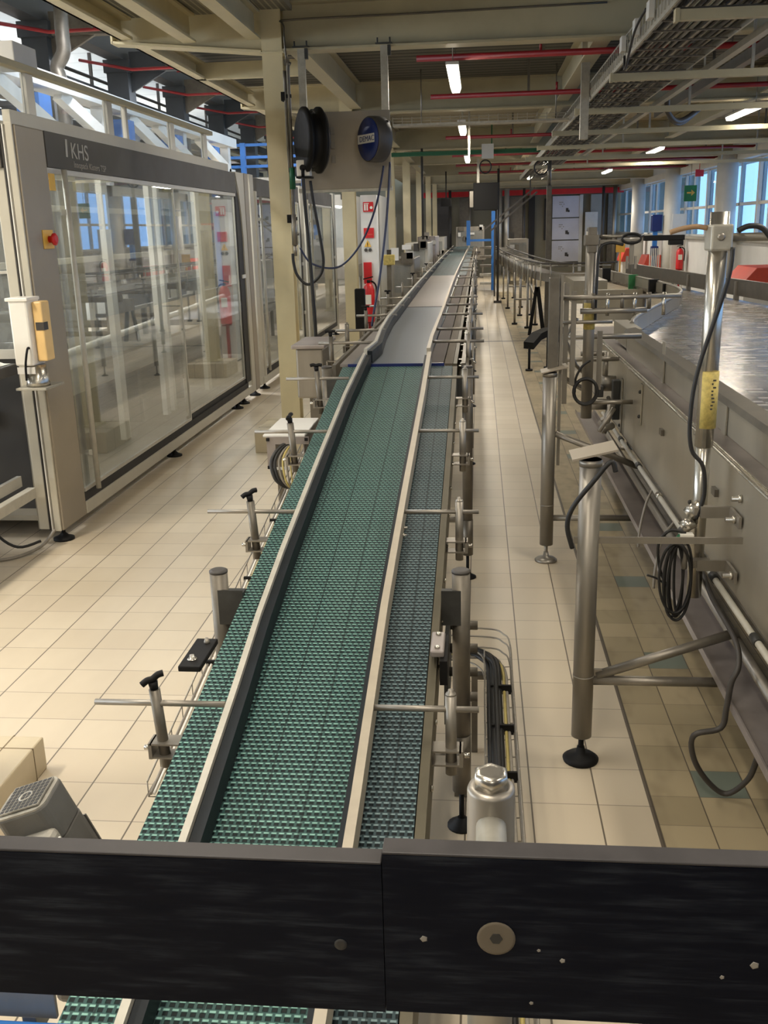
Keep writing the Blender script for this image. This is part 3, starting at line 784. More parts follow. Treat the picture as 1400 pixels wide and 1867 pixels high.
# near corner post with its pale front edge
part('corner_post', MB().box(MX-.045, MX, 5.10, 5.44, .07, 2.24), M['machine'], pm_, bev=.008)
part('post_edge', MB().box(MX-.05, MX-.012, 5.085, 5.10, .07, 2.25), M['machine_pale_fill'], pm_, bev=.004)
for i, x in enumerate((MX-.058, MX-.075)): part('seal_strip', MB().box(x-.006, x, 5.08+.006*i, 5.12, .075, 2.24), M['white' if i == 0 else 'charcoal'], pm_)
part('end_frame', MB().box(-2.49, -2.43, 5.09, 5.15, .08, 2.03), M['machine_pale_fill'], pm_, bev=.004)
part('end_frame', MB().box(-4.0, -3.94, 5.09, 5.15, .08, 2.25), M['machine_pale_fill'], pm_, bev=.004)
hp = part('end_header', MB().box(-4.0, -2.435, 5.07, 5.11, 2.03, 2.25), M['steel_dark'], pm_, bev=.003)
for x in (-2.60, -3.4): part('header_bolt', MB().lathe((x+.05, 5.07, 2.16), (0,-1,0), [(.016, 0), (.016, .006), (.009, .016)], 10), M['steel_bright'], hp)
part('end_pane', MB().box(-3.94, -2.49, 5.115, 5.121, 1.10, 2.03), M['glass'], pm_)
part('end_bar', MB().box(-3.94, -2.49, 5.10, 5.12, 1.50, 1.515).box(-3.94, -2.49, 5.10, 5.12, 1.05, 1.10), M['alu'], pm_)
part('lower_end_panel', MB().box(-2.50, -2.42, 5.10, 5.12, .08, .98), M['sheet'], pm_)
part('interior_shade_sheet', MB().box(-4.0, -2.51, 5.35, 5.37, .1, 1.04), M['dark'], pm_)  # dark sheet standing in for the shade inside the machine
part('rear_light_block', MB().box(-3.98, -3.955, 5.1, 10.2, .0, .62), M['dark'], pm_)  # unseen dark sheet added to keep hall light from under the machine
# dark lettered header
hb = part('header_band', MB().box(MX-.06, MX+.004, 5.44, 9.76, 2.05, 2.238), M['header'], pm_, bev=.003)
part('slash_mark', MB().extrude([(MX+.004, 5.70, 2.12), (MX+.004, 5.725, 2.12), (MX+.004, 5.735, 2.216), (MX+.004, 5.71, 2.216)], (.002, 0, 0)), M['letter'], hb)
text('lettering', 'KHS', .125, face_x(MX+.005, 5.775, 2.118), M['letter'], hb, squeeze=1.15)
text('lettering', 'Innopack Kisters TSP', .052, face_x(MX+.005, 5.80, 2.068), M['letter_dim'], hb, squeeze=1.12)
part('door_track', MB().box(MX-.05, MX-.005, 5.44, 9.76, 2.022, 2.05), M['alu'], pm_)
door(pm_, 5.46, 7.74, .225, 2.02, handle=5.60)
door(pm_, 7.70, 9.76, .265, 2.02, x=MX-.03)
part('door_sill', MB().box(MX-.05, MX-.004, 5.44, 9.8, .148, .20).box(MX-.05, MX-.02, 7.74, 9.8, .20, .24), M['dark'], pm_)
part('base_beam', MB().box(MX-.07, MX+.004, 5.44, 10.0, .072, .148), M['machine_pale_fill'], pm_, bev=.004)
# rounded dark jamb and the pale posts of the far corner
m = MB(); prof = [(MX-.008, 9.76, .2), (MX-.008, 9.86, .2), (MX-.008, 9.86, 1.75)]
for i in range(7):
    a = PI/2*i/6; prof.append((MX-.008, 9.86 + .14*(1-math.cos(a)) - .0, 1.75+.48*math.sin(a)))
m.extrude([(MX-.02, 9.76, .2), (MX-.02, 9.95, .2), (MX-.02, 9.95, 1.62), (MX-.02, 9.92, 1.85), (MX-.02, 9.86, 2.05), (MX-.02, 9.76, 2.235)], (.012, 0, 0))
part('door_jamb', m, M['dark'], pm_)
m = MB(); m.extrude([(MX-.04, 9.95, .07), (MX-.04, 10.1, .07), (MX-.04, 10.1, 2.25), (MX-.04, 9.76, 2.25), (MX-.04, 9.86, 2.07), (MX-.04, 9.92, 1.87), (MX-.04, 9.95, 1.64)], (.045, 0, 0))
part('corner_post', m, M['machine_pale_fill'], pm_)
part('corner_post', MB().box(MX-.04, MX+.01, 10.11, 10.28, .07, 2.255), M['machine'], pm_, bev=.005)
part('lock_tab', MB().box(MX-.012, MX+.004, 9.83, 9.97, 1.24, 1.275), M['white'], pm_)
part('warning_sticker', MB().box(MX-.008, MX-.004, 5.455, 5.53, 1.93, 2.02), M['yellow'], pm_)
es = part('emergency_stop_plate', MB().box(MX, MX+.006, 5.27, 5.40, 1.62, 1.72), M['yellow'], pm_, bev=.002)
part('emergency_stop_button', MB().lathe((MX+.006, 5.34, 1.67), (1,0,0), [(.018, 0), (.018, .022), (.032, .024), (.034, .036), (.02, .044)], 18), M['red_bright'], es)
for y in (5.16, 7.30, 9.40, 9.68, 10.2): foot_pair(pm_, MX-.035, y, .08)
# hood rail and glazing above the band
part('hood_rail', MB().bar((MX-.02, 4.2, 2.53), (MX-.02, 9.02, 2.53), .05, .035), M['cream'], pm_, bev=.004)
part('hood_sill', MB().box(MX-.06, MX-.02, 5.1, 9.6, 2.24, 2.31), M['machine_pale_fill'], pm_)
hp = [4.4, 5.38, 6.55, 6.86, 7.9, 8.85]
for i, y in enumerate(hp): part('hood_post', MB().box(MX-.05, MX-.02, y-.045 if i != 3 else y-.02, y+.045 if i != 3 else y+.02, 2.311, 2.512), M['alu'], pm_)
for i in range(len(hp)-1): part('hood_pane', MB().box(MX-.04, MX-.034, hp[i]+.045, hp[i+1]-.045, 2.31, 2.515), M['glass_hood'], pm_)
part('roof_frame', MB().box(-3.9, MX-.08, 5.1, 5.16, 2.2, 2.26).box(-3.9, MX-.08, 9.9, 9.96, 2.2, 2.26).box(-3.95, -3.9, 5.1, 10, 2.2, 2.52), M['alu'], pm_)
part('roof_case', MB().box(MX-.25, MX-.05, 5.30, 5.58, 2.555, 2.665), M['offwhite'], pm_, bev=.006, label='cream box on the hood rail')
part('roof_post', MB().box(MX-.2, MX-.15, 5.1, 5.2, 2.26, 2.56), M['alu'], pm_)
# inner works seen through the doors
m = MB()
for y, w in ((6.55, .05), (7.50, .045), (7.68, .03), (8.75, .05)): part('inner_post', MB().box(-2.50, -2.46, y-w, y+w, .3, 2.2), M['white'], pm_)
m = MB()
for y in (5.5, 6.6, 7.7, 8.8, 9.8): m.box(-3.95, -3.89, y-.03, y+.03, .08, 2.2)
m.box(-3.95, -3.9, 5.2, 10, 1.1, 1.15); m.box(-3.95, -3.9, 5.2, 10, .1, .2)
part('rear_frame', m, M['alu'], pm_)
m = MB(); m.box(-3.7, -2.8, 5.6, 9.7, .72, .80); m.box(-2.85, -2.8, 5.3, 9.8, .62, .72); m.box(-3.75, -3.7, 5.3, 9.8, .62, .72)
part('inner_bed', m, M['sheet'], pm_)
m = MB(); m.cyl((-2.53, 5.5, .98), (-2.53, 9.7, 1.08), .022, 10)
part('inner_bar', m, M['white'], pm_)
m = MB()
for z in (1.5, 1.85): m.box(-2.9, -2.86, 5.3, 9.8, z, z+.04)
part('inner_rail', m, M['machine_pale_fill'], pm_)
m = MB()
for i in range(26):
    y = 5.6 + .16*i; r = random.Random(i)
    m.cbox((-3.2+r.uniform(-.3, .25), y, 1.0+r.uniform(0, .5)), r.uniform(.05, .3), r.uniform(.04, .12), r.uniform(.05, .35))
part('tooling', m, M['mech'], pm_)
m = MB()
for i in range(14):
    y = 5.7 + .29*i; m.cyl((-3.65, y, .95+.25*(i % 3)), (-2.85, y, .95+.25*(i % 3)), .02+.012*(i % 2), 10)
for y in (5.9, 7.1, 8.3): m.box(-3.65, -3.0, y, y+.5, 1.45, 2.0)
part('drive_shafts', m, M['mech_dark'], pm_)
m = MB()
for y in (5.8, 6.9, 8.1, 9.3): m.box(-3.6, -2.9, y-.04, y+.04, .12, .72)
part('inner_legs', m, M['mech_dark'], pm_)
part('light_block_pan', MB().box(-3.9, -2.45, 5.2, 10, .10, .13), M['sheet'], pm_)  # closure added to stop hall light shining under the machine
part('warning_lamp', MB().lathe((-2.7, 9.2, 2.26), (0,0,1), [(.05, 0), (.05, .03), (.045, .06), (.02, .075)], 16), M['red_cover'], pm_)

# the next two sections of the line
def section(y0, y1, label):
    s = empty('packing_machine', (-3.1, (y0+y1)/2, 0), label, 'machine')
    part('corner_post', MB().box(MX-.05, MX-.005, y0, y0+.16, .07, 2.26).box(MX-.05, MX+.005, y0+.19, y0+.26, .07, 2.1), M['machine_pale_fill'], s, bev=.004)
    part('corner_post', MB().box(MX-.05, MX, y1-.2, y1, .07, 2.26), M['machine_pale_fill'], s, bev=.004)
    part('header_band', MB().box(MX-.05, MX, y0+.28, y1-.34, 2.055, 2.235), M['header'], s)
    m = MB(); m.extrude([(MX-.02, y1-.34, .2), (MX-.02, y1-.2, .2), (MX-.02, y1-.2, 1.6), (MX-.02, y1-.24, 1.95), (MX-.02, y1-.34, 2.235)], (.012, 0, 0)); part('door_jamb', m, M['dark'], s)
    door(s, y0+.27, y1-.34, .24, 2.02, handle=y0+.34)
    part('lock_tab', MB().box(MX-.01, MX+.006, y1-.27, y1-.19, 1.24, 1.28).box(MX-.01, MX+.006, y1-.27, y1-.19, .6, .64), M['white'], s)
    part('door_sill', MB().box(MX-.05, MX-.006, y0+.2, y1-.2, .148, .215), M['dark'], s)
    part('base_beam', MB().box(MX-.07, MX+.002, y0+.1, y1-.1, .072, .148), M['machine_pale_fill'], s)
    part('rear_frame', MB().box(-3.95, -3.9, y0+.1, y1-.1, 2.0, 2.2).box(-3.95, -3.9, y0+.1, y1-.1, .1, .9).box(-3.95, -3.9, y0+.1, y0+.2, .1, 2.2).box(-3.95, -3.9, y1-.2, y1-.1, .1, 2.2), M['alu'], s)
    m = MB(); m.box(-3.7, -2.8, y0+.2, y1-.2, .7, .78)
    for k in range(8):
        r = random.Random(k+int(y0)); m.cbox((-3.1+r.uniform(-.3, .2), y0+.3+(y1-y0-.6)*k/7, 1.0+r.uniform(0, .7)), .2, .14, r.uniform(.2, .6))
    part('tooling', m, M['mech'], s)
    part('inner_legs', MB().box(-3.6, -2.9, y0+.4, y0+.5, .1, .7).box(-3.6, -2.9, y1-.5, y1-.4, .1, .7), M['mech_dark'], s)
    for y in (y0+.25, y1-.25): foot_pair(s, MX-.03, y, .08)
    return s
section(10.42, 13.55, 'second glass-fronted packing machine section, partly behind the cream column with the pipes')
section(13.7, 16.6, 'third glass-fronted packing machine section, behind the hanging black cables')

# infeed stub, tray and dispenser at the near end of the machine
it = empty('infeed_table', (-2.6, 4.6, 0), 'low pale infeed beam in front of the packing machine at the left edge', 'table')
part('side_beam', MB().box(-2.50, -2.455, 4.1, 5.03, .285, .345), M['rail_light'], it, bev=.004)
part('belt', MB().box(-3.2, -2.56, 4.1, 5.03, .35, .37), M['rail_black'], it)
part('inner_beam', MB().box(-2.555, -2.53, 4.1, 5.03, .35, .41), M['alu'], it)
part('leg', MB().box(-2.9, -2.84, 4.2, 4.26, 0, .35), M['steel_dark'], it)
part('leg', MB().box(-2.9, -2.84, 4.9, 4.96, 0, .35), M['steel_dark'], it)
ds = empty('disinfectant_dispenser', (-2.315, 4.93, .905), 'white wall dispenser with an amber side tank and a steel cup on the packing machine', 'dispenser')
m = MB(); m.extrude([(-2.395, 4.86, 1.385), (-2.395, 4.86, 1.04), (-2.385, 4.99, 1.04), (-2.385, 4.99, 1.385)], (.10, 0, 0)); part('body', m, M['white'], ds, bev=.01)
part('cover', MB().box(-2.405, -2.285, 4.85, 5.0, 1.37, 1.388), M['white'], ds, bev=.004)
part('amber_tank', MB().box(-2.288, -2.236, 4.90, 5.0, 1.06, 1.365), M['amber'], ds, bev=.008)
part('window', MB().box(-2.276, -2.233, 4.897, 4.95, 1.22, 1.26), M['charcoal'], ds)
part('nozzle', MB().tube([(-2.31, 4.87, 1.13), (-2.31, 4.84, 1.13), (-2.325, 4.83, 1.05), (-2.33, 4.83, .97)], .006, 8), M['black'], ds)
part('label_plate', MB().box(-2.385, -2.29, 4.855, 4.86, 1.0, 1.035), M['offwhite'], ds)
part('cup', MB().lathe((-2.315, 4.93, .93), (0,0,1), [(.062, 0), (.058, .02), (.05, .11)], 24), M['steel_bright'], ds)
part('shelf', MB().box(-2.40, -2.235, 4.84, 5.07, .915, .928), M['galv'], ds, bev=.002)
tr = empty('catch_tray', (-2.52, 4.72, 0), 'dark tray standing beside the white dispenser at the left edge', 'tray')
part('pan', MB().box(-2.75, -2.43, 4.6, 4.95, .986, 1.045), M['charcoal'], tr, bev=.008)
part('stand', MB().box(-2.66, -2.60, 4.7, 4.8, .371, .985), M['steel_dark'], tr)
# crumpled white cloth on the tray
m = MB(); n = 14
for i in range(n+1):
    for j in range(n+1):
        u, v2 = i/n, j/n
        h = .03 + .10*math.exp(-((u-.45)**2+(v2-.4)**2)*7) + .018*math.sin(u*17+v2*9) + .012*math.sin(v2*23)
        m.v.append(V((-2.72+.27*u, 4.63+.29*v2, 1.046+max(.002, h*(1-abs(2*u-1)**3)*(1-abs(2*v2-1)**3)))))
for i in range(n):
    for j in range(n):
        a = i*(n+1)+j; m.f.append([a, a+1, a+n+2, a+n+1]); m.s.append(True)
solo('folded_cloth', m, M['white'], 'crumpled white cloth lying on the dark tray beside the white dispenser', 'cloth')
for k, (mt, pts, r, lb) in enumerate((('cable_grey', [(-2.86, 4.75, .012), (-2.66, 4.74, .014), (-2.52, 4.78, .012), (-2.42, 4.93, .03), (-2.37, 5.02, .10)], .009, 'grey cable drooping on the floor under the near end of the packing machine'),
        ('rubber', [(-2.8, 4.95, .3), (-2.66, 4.9, .12), (-2.55, 4.92, .03), (-2.45, 5.0, .04)], .008, 'thin black cable hanging under the infeed beam'))):
    solo('floor_cable', MB().tube(pts, r, 8), M[mt], lb, 'cable')
# ================================================================== HANGING PANEL WITH REELS
hg = empty('hanging_reel_panel', (-1.0, 7.6, 1.96), 'grey sheet panel hung from the ceiling beam on two galvanised channels', 'panel')
part('sheet', MB().box(-1.30, -.645, 7.60, 7.606, 1.975, 2.515), M['panel'], hg, bev=.002)
part('lower_bar', MB().box(-1.345, -.64, 7.606, 7.65, 1.955, 1.985), M['galv'], hg)
for x in (-1.285, -.68):
    c = MB(); c.box(x-.026, x+.026, 7.61, 7.616, 1.985, 2.95); c.box(x-.026, x-.021, 7.616, 7.65, 1.985, 2.95); c.box(x+.021, x+.026, 7.616, 7.65, 1.985, 2.95)
    p = part('hanger_channel', c, M['galv'], hg)
    k = MB(); k.box(x-.06, x+.06, 7.60, 7.68, 2.957, 2.967); k.box(x+.028, x+.05, 7.6, 7.64, 2.88, 2.95); k.cyl((x-.045, 7.61, 2.96), (x-.045, 7.61, 3.0), .006, 8); k.cyl((x+.045, 7.61, 2.96), (x+.045, 7.61, 3.0), .006, 8)
    part('beam_clamp', k, M['mech_dark'], p)
for z in (2.16, 2.26, 2.36): part('panel_fixing', MB().box(-1.085, -1.06, 7.585, 7.60, z, z+.05), M['steel'], hg)
# black cable reel with its white outlet box
cr = empty('cable_reel', (-1.22, 7.45, 2.05), 'black cable reel with a white outlet box on the left of the hanging panel', 'cable reel')
ax = V((-.9, -.43, 0)).normalized()
m = MB(); m.lathe(V((-1.125, 7.37, 2.30)), ax, [(.19, 0), (.225, .012), (.225, .03), (.18, .035), (.18, .11), (.225, .115), (.225, .135), (.19, .15)], 40)
part('drum', m, M['black'], cr)
part('drum_cover', MB().lathe(V((-1.11, 7.377, 2.30)), ax, [(.17, 0), (.20, .008), (.20, .02)], 40), M['charcoal'], cr)
m = MB()
for r in (.185, .192, .199, .206): m.tube([V((-1.14, 7.49, 2.31)) + ax*(.05+.9*(r-.185)) + V((ax.y*r*math.cos(t), -ax.x*r*math.cos(t), r*math.sin(t))) for t in [2*PI*i/36 for i in range(36)]], .008, 6, smooth=False, closed=True)
part('wound_cable', m, M['rubber'], cr)
part('outlet_box', MB().box(-1.296, -1.20, 7.26, 7.36, 2.055, 2.167), M['white'], cr, bev=.008)
part('outlet', MB().cyl((-1.248, 7.262, 2.113), (-1.248, 7.245, 2.113), .022, 16).cyl((-1.248, 7.25, 2.105), (-1.248, 7.25, 2.05), .012, 10), M['black'], cr)
part('base_strip', MB().box(-1.30, -1.19, 7.256, 7.365, 2.043, 2.056), M['black'], cr)
part('wall_bracket', MB().box(-1.13, -1.10, 7.40, 7.598, 2.27, 2.34), M['steel_dark'], cr)
# blue fronted hose reel
hr = empty('hose_reel', (-.75, 7.42, 2.14), 'round hose reel with a dark blue front and white name strip', 'hose reel')
ax2 = V((-.80, -.60, 0)).normalized(); c0 = V((-.69, 7.465, 2.30))
part('housing', MB().lathe(c0, ax2, [(.13, 0), (.155, .012), (.158, .06), (.155, .115), (.15, .122)], 40), M['charcoal'], hr)
part('front_disc', MB().lathe(c0+ax2*.1225, ax2, [(.146, 0), (.143, .006), (.06, .010)], 40), M['navy'], hr)
e1 = V((-ax2.y, ax2.x, 0))
if e1.x < 0: e1 = -e1
o = c0 + ax2*.1345
m = MB(); m.add([o + e1*a + V((0,0,b)) + ax2*k for k in (-.004, .001) for a in (-.125, .10) for b in (-.026, .034)], [(0,1,3,2),(4,6,7,5),(0,4,5,1),(2,3,7,6),(0,2,6,4),(1,5,7,3)])
ns = part('name_strip', m, M['offwhite'], hr)
tm = Matrix.Identity(4)
for r in range(3): tm[r][0] = e1[r]; tm[r][1] = (0,0,1)[r]; tm[r][2] = ax2[r]; tm[r][3] = (o - e1*.10 + V((0,0,-.014)) + ax2*.0015)[r]
text('lettering', 'DEMAC', .052, tm, M['navy'], ns, squeeze=1.15)
part('hose_outlet', MB().box(-.70, -.635, 7.36, 7.5, 2.33, 2.42), M['black'], hr, bev=.006)
part('wall_bracket', MB().box(-.72, -.66, 7.47, 7.598, 2.22, 2.38), M['charcoal'], hr)
def hang(pts, r, mat, label, n=10):
    return solo('hanging_cable', MB().tube(pts, r, n, res=6), M[mat], label, 'cable')
hang([(-1.248, 7.247, 2.045), (-1.243, 7.24, 1.9), (-1.228, 7.24, 1.6), (-1.216, 7.24, 1.3), (-1.205, 7.24, .95), (-1.205, 7.24, .6)], .013, 'rubber', 'thick straight black cable hanging from the white outlet box down past the glass doors')
hang([(-1.222, 7.40, 2.03), (-1.208, 7.4, 1.9), (-1.165, 7.4, 1.62), (-1.15, 7.4, 1.45), (-1.185, 7.4, 1.35), (-1.275, 7.4, 1.293), (-1.35, 7.4, 1.36), (-1.375, 7.4, 1.45), (-1.378, 7.4, 1.52)], .011, 'rubber', 'black cable hanging in a deep loop from the cable reel to the pipe end')
hang([(-1.33, 7.45, 1.56), (-1.26, 7.47, 1.45), (-1.12, 7.48, 1.405), (-1.0, 7.48, 1.44), (-.86, 7.48, 1.60), (-.75, 7.47, 1.85), (-.685, 7.44, 2.12)], .0075, 'hose_blue', 'thin dark hose sagging from the blue hose reel to the compressed-air pipe')
hang([(-.635, 7.40, 2.14), (-.66, 7.3, 1.75), (-.71, 7.2, 1.35), (-.76, 7.15, 1.08), (-.772, 7.14, 1.0)], .0085, 'hose_blue', 'dark blue hose hanging straight from the hose reel to the red post')
# compressed-air drop pipe beside the column
ap = empty('hanging_air_pipe', (-1.385, 7.5, 1.6), 'thin compressed-air drop pipe with a dark green band, clamped beside the first cream column', 'pipe')
part('pipe', MB().tube([(-1.345, 7.5, 2.83), (-1.365, 7.5, 2.81), (-1.365, 7.5, 2.5), (-1.37, 7.5, 2.2), (-1.375, 7.5, 1.75)], .013, 12), M['steel_dark'], ap)
part('pipe', MB().tube([(-1.392, 7.5, 2.79), (-1.392, 7.5, 2.4), (-1.388, 7.5, 2.1)], .011, 10), M['steel_dark'], ap)
part('green_band', MB().cyl((-1.371, 7.5, 2.13), (-1.372, 7.5, 1.98), .0215, 14), M['green_label'], ap)
part('valve', MB().cyl((-1.374, 7.5, 1.80), (-1.376, 7.5, 1.58), .022, 14).cyl((-1.376, 7.5, 1.66), (-1.34, 7.5, 1.66), .012, 10).cyl((-1.376, 7.5, 1.58), (-1.377, 7.5, 1.50), .014, 12), M['steel'], ap)
for z in (2.62, 1.77):
    part('pipe_clamp', MB().box(-1.425, -1.392, 7.49, 7.56, z-.03, z+.03).box(-1.40, -1.35, 7.49, 7.51, z-.012, z+.012), M['black'], ap)
solo('conduit', MB().tube([(.9, 7.675, 3.17), (-.6, 7.665, 3.155), (-1.36, 7.63, 3.145), (-1.40, 7.60, 3.1), (-1.39, 7.595, 2.86)], .007, 8, res=4).box(-1.41,-1.37,7.59,7.61,2.84,2.88), M['steel_dark'], 'thin conduit running along the first ceiling beam and down its column', 'conduit')

# fire point: white cabinet end with signs
fp = empty('fire_point_cabinet', (-1.33, 13.1, 0), 'tall narrow white cabinet end carrying red fire signs, behind the second cream column', 'cabinet')
part('body', MB().box(-1.51, -1.30, 13.0, 14.4, .02, 2.105), M['offwhite'], fp, bev=.004)
part('side_panel', MB().box(-1.298, -1.28, 13.15, 14.4, .02, 2.105), M['wall_grey'], fp)
part('foot', MB().box(-1.5, -1.3, 13.05, 14.3, 0, .02), M['dark'], fp)
s = part('hose_reel_sign', MB().box(-1.475, -1.345, 12.988, 13.0, 1.90, 2.02), M['red_bright'], fp)
part('pictogram', MB().box(-1.462, -1.44, 12.984, 12.988, 1.915, 1.99).box(-1.43, -1.412, 12.984, 12.988, 1.915, 1.99).box(-1.465, -1.40, 12.984, 12.988, 1.995, 2.005).lathe((-1.37, 12.988, 1.95), (0,-1,0), [(.018, 0), (.018, .004)], 14), M['white'], s)
s = part('red_sign', MB().box(-1.475, -1.345, 12.988, 13.0, 1.575, 1.70), M['red_bright'], fp)
part('pictogram', MB().box(-1.42, -1.36, 12.984, 12.988, 1.61, 1.625).box(-1.46, -1.43, 12.984, 12.988, 1.645, 1.66), M['red_cover'], s)
s = part('warning_sign', MB().extrude([(-1.475, 12.988, 1.465), (-1.385, 12.988, 1.465), (-1.43, 12.988, 1.55)], (0, .01, 0)), M['yellow'], fp)
part('pictogram', MB().box(-1.434, -1.426, 12.984, 12.988, 1.485, 1.52).box(-1.434, -1.426, 12.984, 12.988, 1.472, 1.479), M['black'], s)
part('mandatory_sign', MB().lathe((-1.455, 13.0, 1.425), (0,-1,0), [(.022, 0), (.022, .01)], 16), M['charcoal'], fp)
part('mandatory_sign', MB().lathe((-1.40, 13.0, 1.425), (0,-1,0), [(.022, 0), (.022, .01)], 16), M['charcoal'], fp)
part('red_panel', MB().box(-1.49, -1.385, 12.985, 13.0, 1.0, 1.27), M['red_bright'], fp)
def extinguisher(x, y, z, r, h, label):
    e = empty('fire_extinguisher', (x, y, z), label, 'fire extinguisher')
    part('cylinder', MB().lathe((x, y, z), (0,0,1), [(r*.95, 0), (r, .02), (r, h*.72), (r*.75, h*.82), (r*.35, h*.88)], 24), M['red_bright'], e)
    part('valve', MB().cyl((x, y, z+h*.88), (x, y, z+h*.95), r*.3, 12).bar((x-r*.9, y, z+h*.97), (x+r*.8, y, z+h*1.02), r*.25, r*.2), M['black'], e)
    part('hose', MB().tube([(x+r*.4, y, z+h*.93), (x+r*1.3, y, z+h*.8), (x+r*1.25, y, z+h*.35)], r*.15, 8), M['black'], e)
    part('label_plate', MB().box(x-r*.6, x+r*.5, y-r*1.04, y-r*.9, z+h*.4, z+h*.62), M['white'], e)
    return e
extinguisher(-1.42, 12.88, .52, .075, .56, 'red fire extinguisher on the white cabinet with the fire signs')
solo('extinguisher_bracket', MB().box(-1.45, -1.39, 12.955, 12.99, .5, .52).box(-1.47, -1.37, 12.82, 12.955, .497, .515).box(-1.44, -1.40, 12.9, 12.94, 0, .497), M['red'], 'red support under the fire extinguisher on the sign cabinet', 'bracket')
# ================================================================== ACCUMULATION TABLE ON THE RIGHT
at = empty('accumulation_table', (1.7, 5, 0), 'wide stainless accumulation table with flat steel chains and grey side panels on the right', 'conveyor')
part('chain_bed', MB().extrude([(.95, .7, .93), (2.75, .7, .93), (2.62, 7.6, .93), (2.36, 10.2, .93), (2.1, 14.3, .93), (1.62, 14.3, .93), (1.87, 11.4, .93), (1.90, 10.1, .93), (1.86, 9.4, .93), (1.7, 8.75, .93), (1.37, 7.74, .93), (1.06, 6.75, .93), (.95, 6.2, .93)], (0, 0, .03)), M['slat'], at, label='bright flat steel chains')
SX = .79
for i, (y0, y1) in enumerate(((.7, 3.60), (3.605, 5.3), (5.305, 7.2))):
    m = MB(); m.box(SX, SX+.004, y0, y1, .565, .94); m.box(SX, SX+.03, y0, y1, .936, .94)
    p = part('side_panel', m, M['sheet'], at)
part('panel_edge', MB().cyl((SX+.004, .7, .94), (SX+.004, 7.2, .94), .006, 8).cyl((SX+.022, .7, .941), (SX+.022, 7.2, .941), .004, 8), M['steel_bright'], at)
part('ledge', MB().box(SX+.028, .89, .7, 6.5, .925, .936).box(SX+.028, 1.35, 6.0, 7.6, .91, .925), M['sheet_lilac'], at)
m = MB(); m.box(.887, .93, .7, 5.98, .937, 1.058); g = part('guide_rail', m, M['sheet'], at)
part('rail_cap', MB().extrude([(.868, .7, 1.05), (.878, .7, 1.07), (.935, .7, 1.078), (.95, .7, 1.068), (.95, .7, .97), (.932, .7, .97), (.932, .7, 1.05)], (0, 5.28, 0)), M['steel_dark'], g, label='dark rounded cap of the rail')
part('end_plate', MB().box(.885, .975, 5.985, 6.56, .95, 1.07), M['sheet'], g, bev=.004)
# vertical flat bars bolted over panel and rail
for y, z0, z1, w in ((4.76, .73, 1.13, .05), (5.40, .56, .86, .045), (3.54, .52, 1.06, .06), (1.7, .55, 1.06, .06)):
    b = part('flat_bar', MB().box(SX-.008, SX-.001, y-w/2, y+w/2, z0, min(z1, .93)).box(SX-.008, .886, y-w/2, y+w/2, min(z1, .93)-.004, min(z1, .93)).box(.878, .886, y-w/2, y+w/2, .93, max(z1, .934)), M['sheet'], at, bev=.002)
    for z in (z0+.04, z0+.16): part('bolt', MB().lathe((SX-.008, y, z), (-1,0,0), [(.009, 0), (.009, .006), (.005, .01)], 8), M['mech_dark'], b)
for y in (4.18, 3.2): part('latch', MB().box(SX-.014, SX-.001, y-.025, y+.025, .80, .825), M['steel_dark'], at)
for y, z in ((2.9, .87),): part('stay_bolt', MB().lathe((SX-.001, y, z), (-1,0,0), [(.013, 0), (.013, .008), (.008, .01), (.008, .03)], 8), M['steel_bright'], at)
# sloping underside, tray and pipes
part('underside', MB().extrude([(SX+.002, .7, .566), (1.0, .7, .36), (1.0, .7, .35), (SX-.002, .7, .56)], (0, 6.5, 0)), M['steel_dark'], at)
part('drip_tray', MB().extrude([(.725, .7, .345), (.725, .7, .318), (.86, .7, .318), (.86, .7, .36), (.855, .7, .36), (.855, .7, .323), (.73, .7, .323), (.73, .7, .345)], (0, 6.6, 0)), M['sheet_lilac'], at)
part('far_skirt', MB().box(2.56, 2.57, .7, 6.8, .3, .93), M['sheet'], at)
part('wash_pipe', MB().tube([(.80, .7, .42), (.80, 6.4, .42)], .017, 12, smooth=False), M['steel'], at)
c = part('conduit', MB().tube([(.763, .7, .565), (.763, 6.0, .56)], .010, 12, smooth=False), M['rail_light'], at)
for y in (2.55, 3.05, 3.55, 4.05, 4.6, 5.2): part('coupling', MB().cyl((.763, y-.025, .563), (.763, y+.025, .563), .014, 12), M['mech_dark'] if y != 4.05 else M['steel_bright'], c)
# legs on the aisle side, each with a stay and a spreader to the table
def tleg(x, y, z1, r, label=None):
    l = part('leg', MB().cyl((x, y, .09), (x, y, z1), r, 24).cyl((x, y, .30), (x, y, .305), r+.0012, 24).cyl((x, y, z1-.02), (x, y, z1), r+.002, 24), M['steel'], at)
    part('foot', MB().cyl((x, y, .015), (x, y, .1), .009, 10).lathe((x, y, 0), (0,0,1), [(.056, 0), (.058, .008), (.045, .018), (.016, .026), (.012, .05)], 24), M['black'] if y < 4 else M['steel'], l)
    return l
l1 = tleg(.334, 2.857, 1.005, .0325)
m = MB(); R1 = Matrix.Rotation(math.radians(-13), 3, 'Y') @ Matrix.Rotation(math.radians(1), 3, 'X')
m.cbox((.342, 2.875, 1.026), .135, .12, .006, R1); part('top_plate', m, M['panel'], l1, label='tilted thin plate on the leg')
part('spreader', MB().cyl((.36, 2.857, .285), (.80, 2.857, .285), .0155, 14), M['steel'], at)
part('stay', MB().cyl((.375, 2.86, .30), (.80, 2.86, .455), .0155, 14).cbox((.372, 2.86, .302), .05, .012, .04), M['steel'], at)
part('flat_link', MB().box(.29, .80, 2.853, 2.861, .742, .762), M['steel'], l1)
l2 = tleg(.352, 4.835, .98, .034)
m = MB(); m.cbox((.372, 4.85, .996), .13, .12, .006, R1); part('top_plate', m, M['panel'], l2, label='tilted thin plate on the leg')
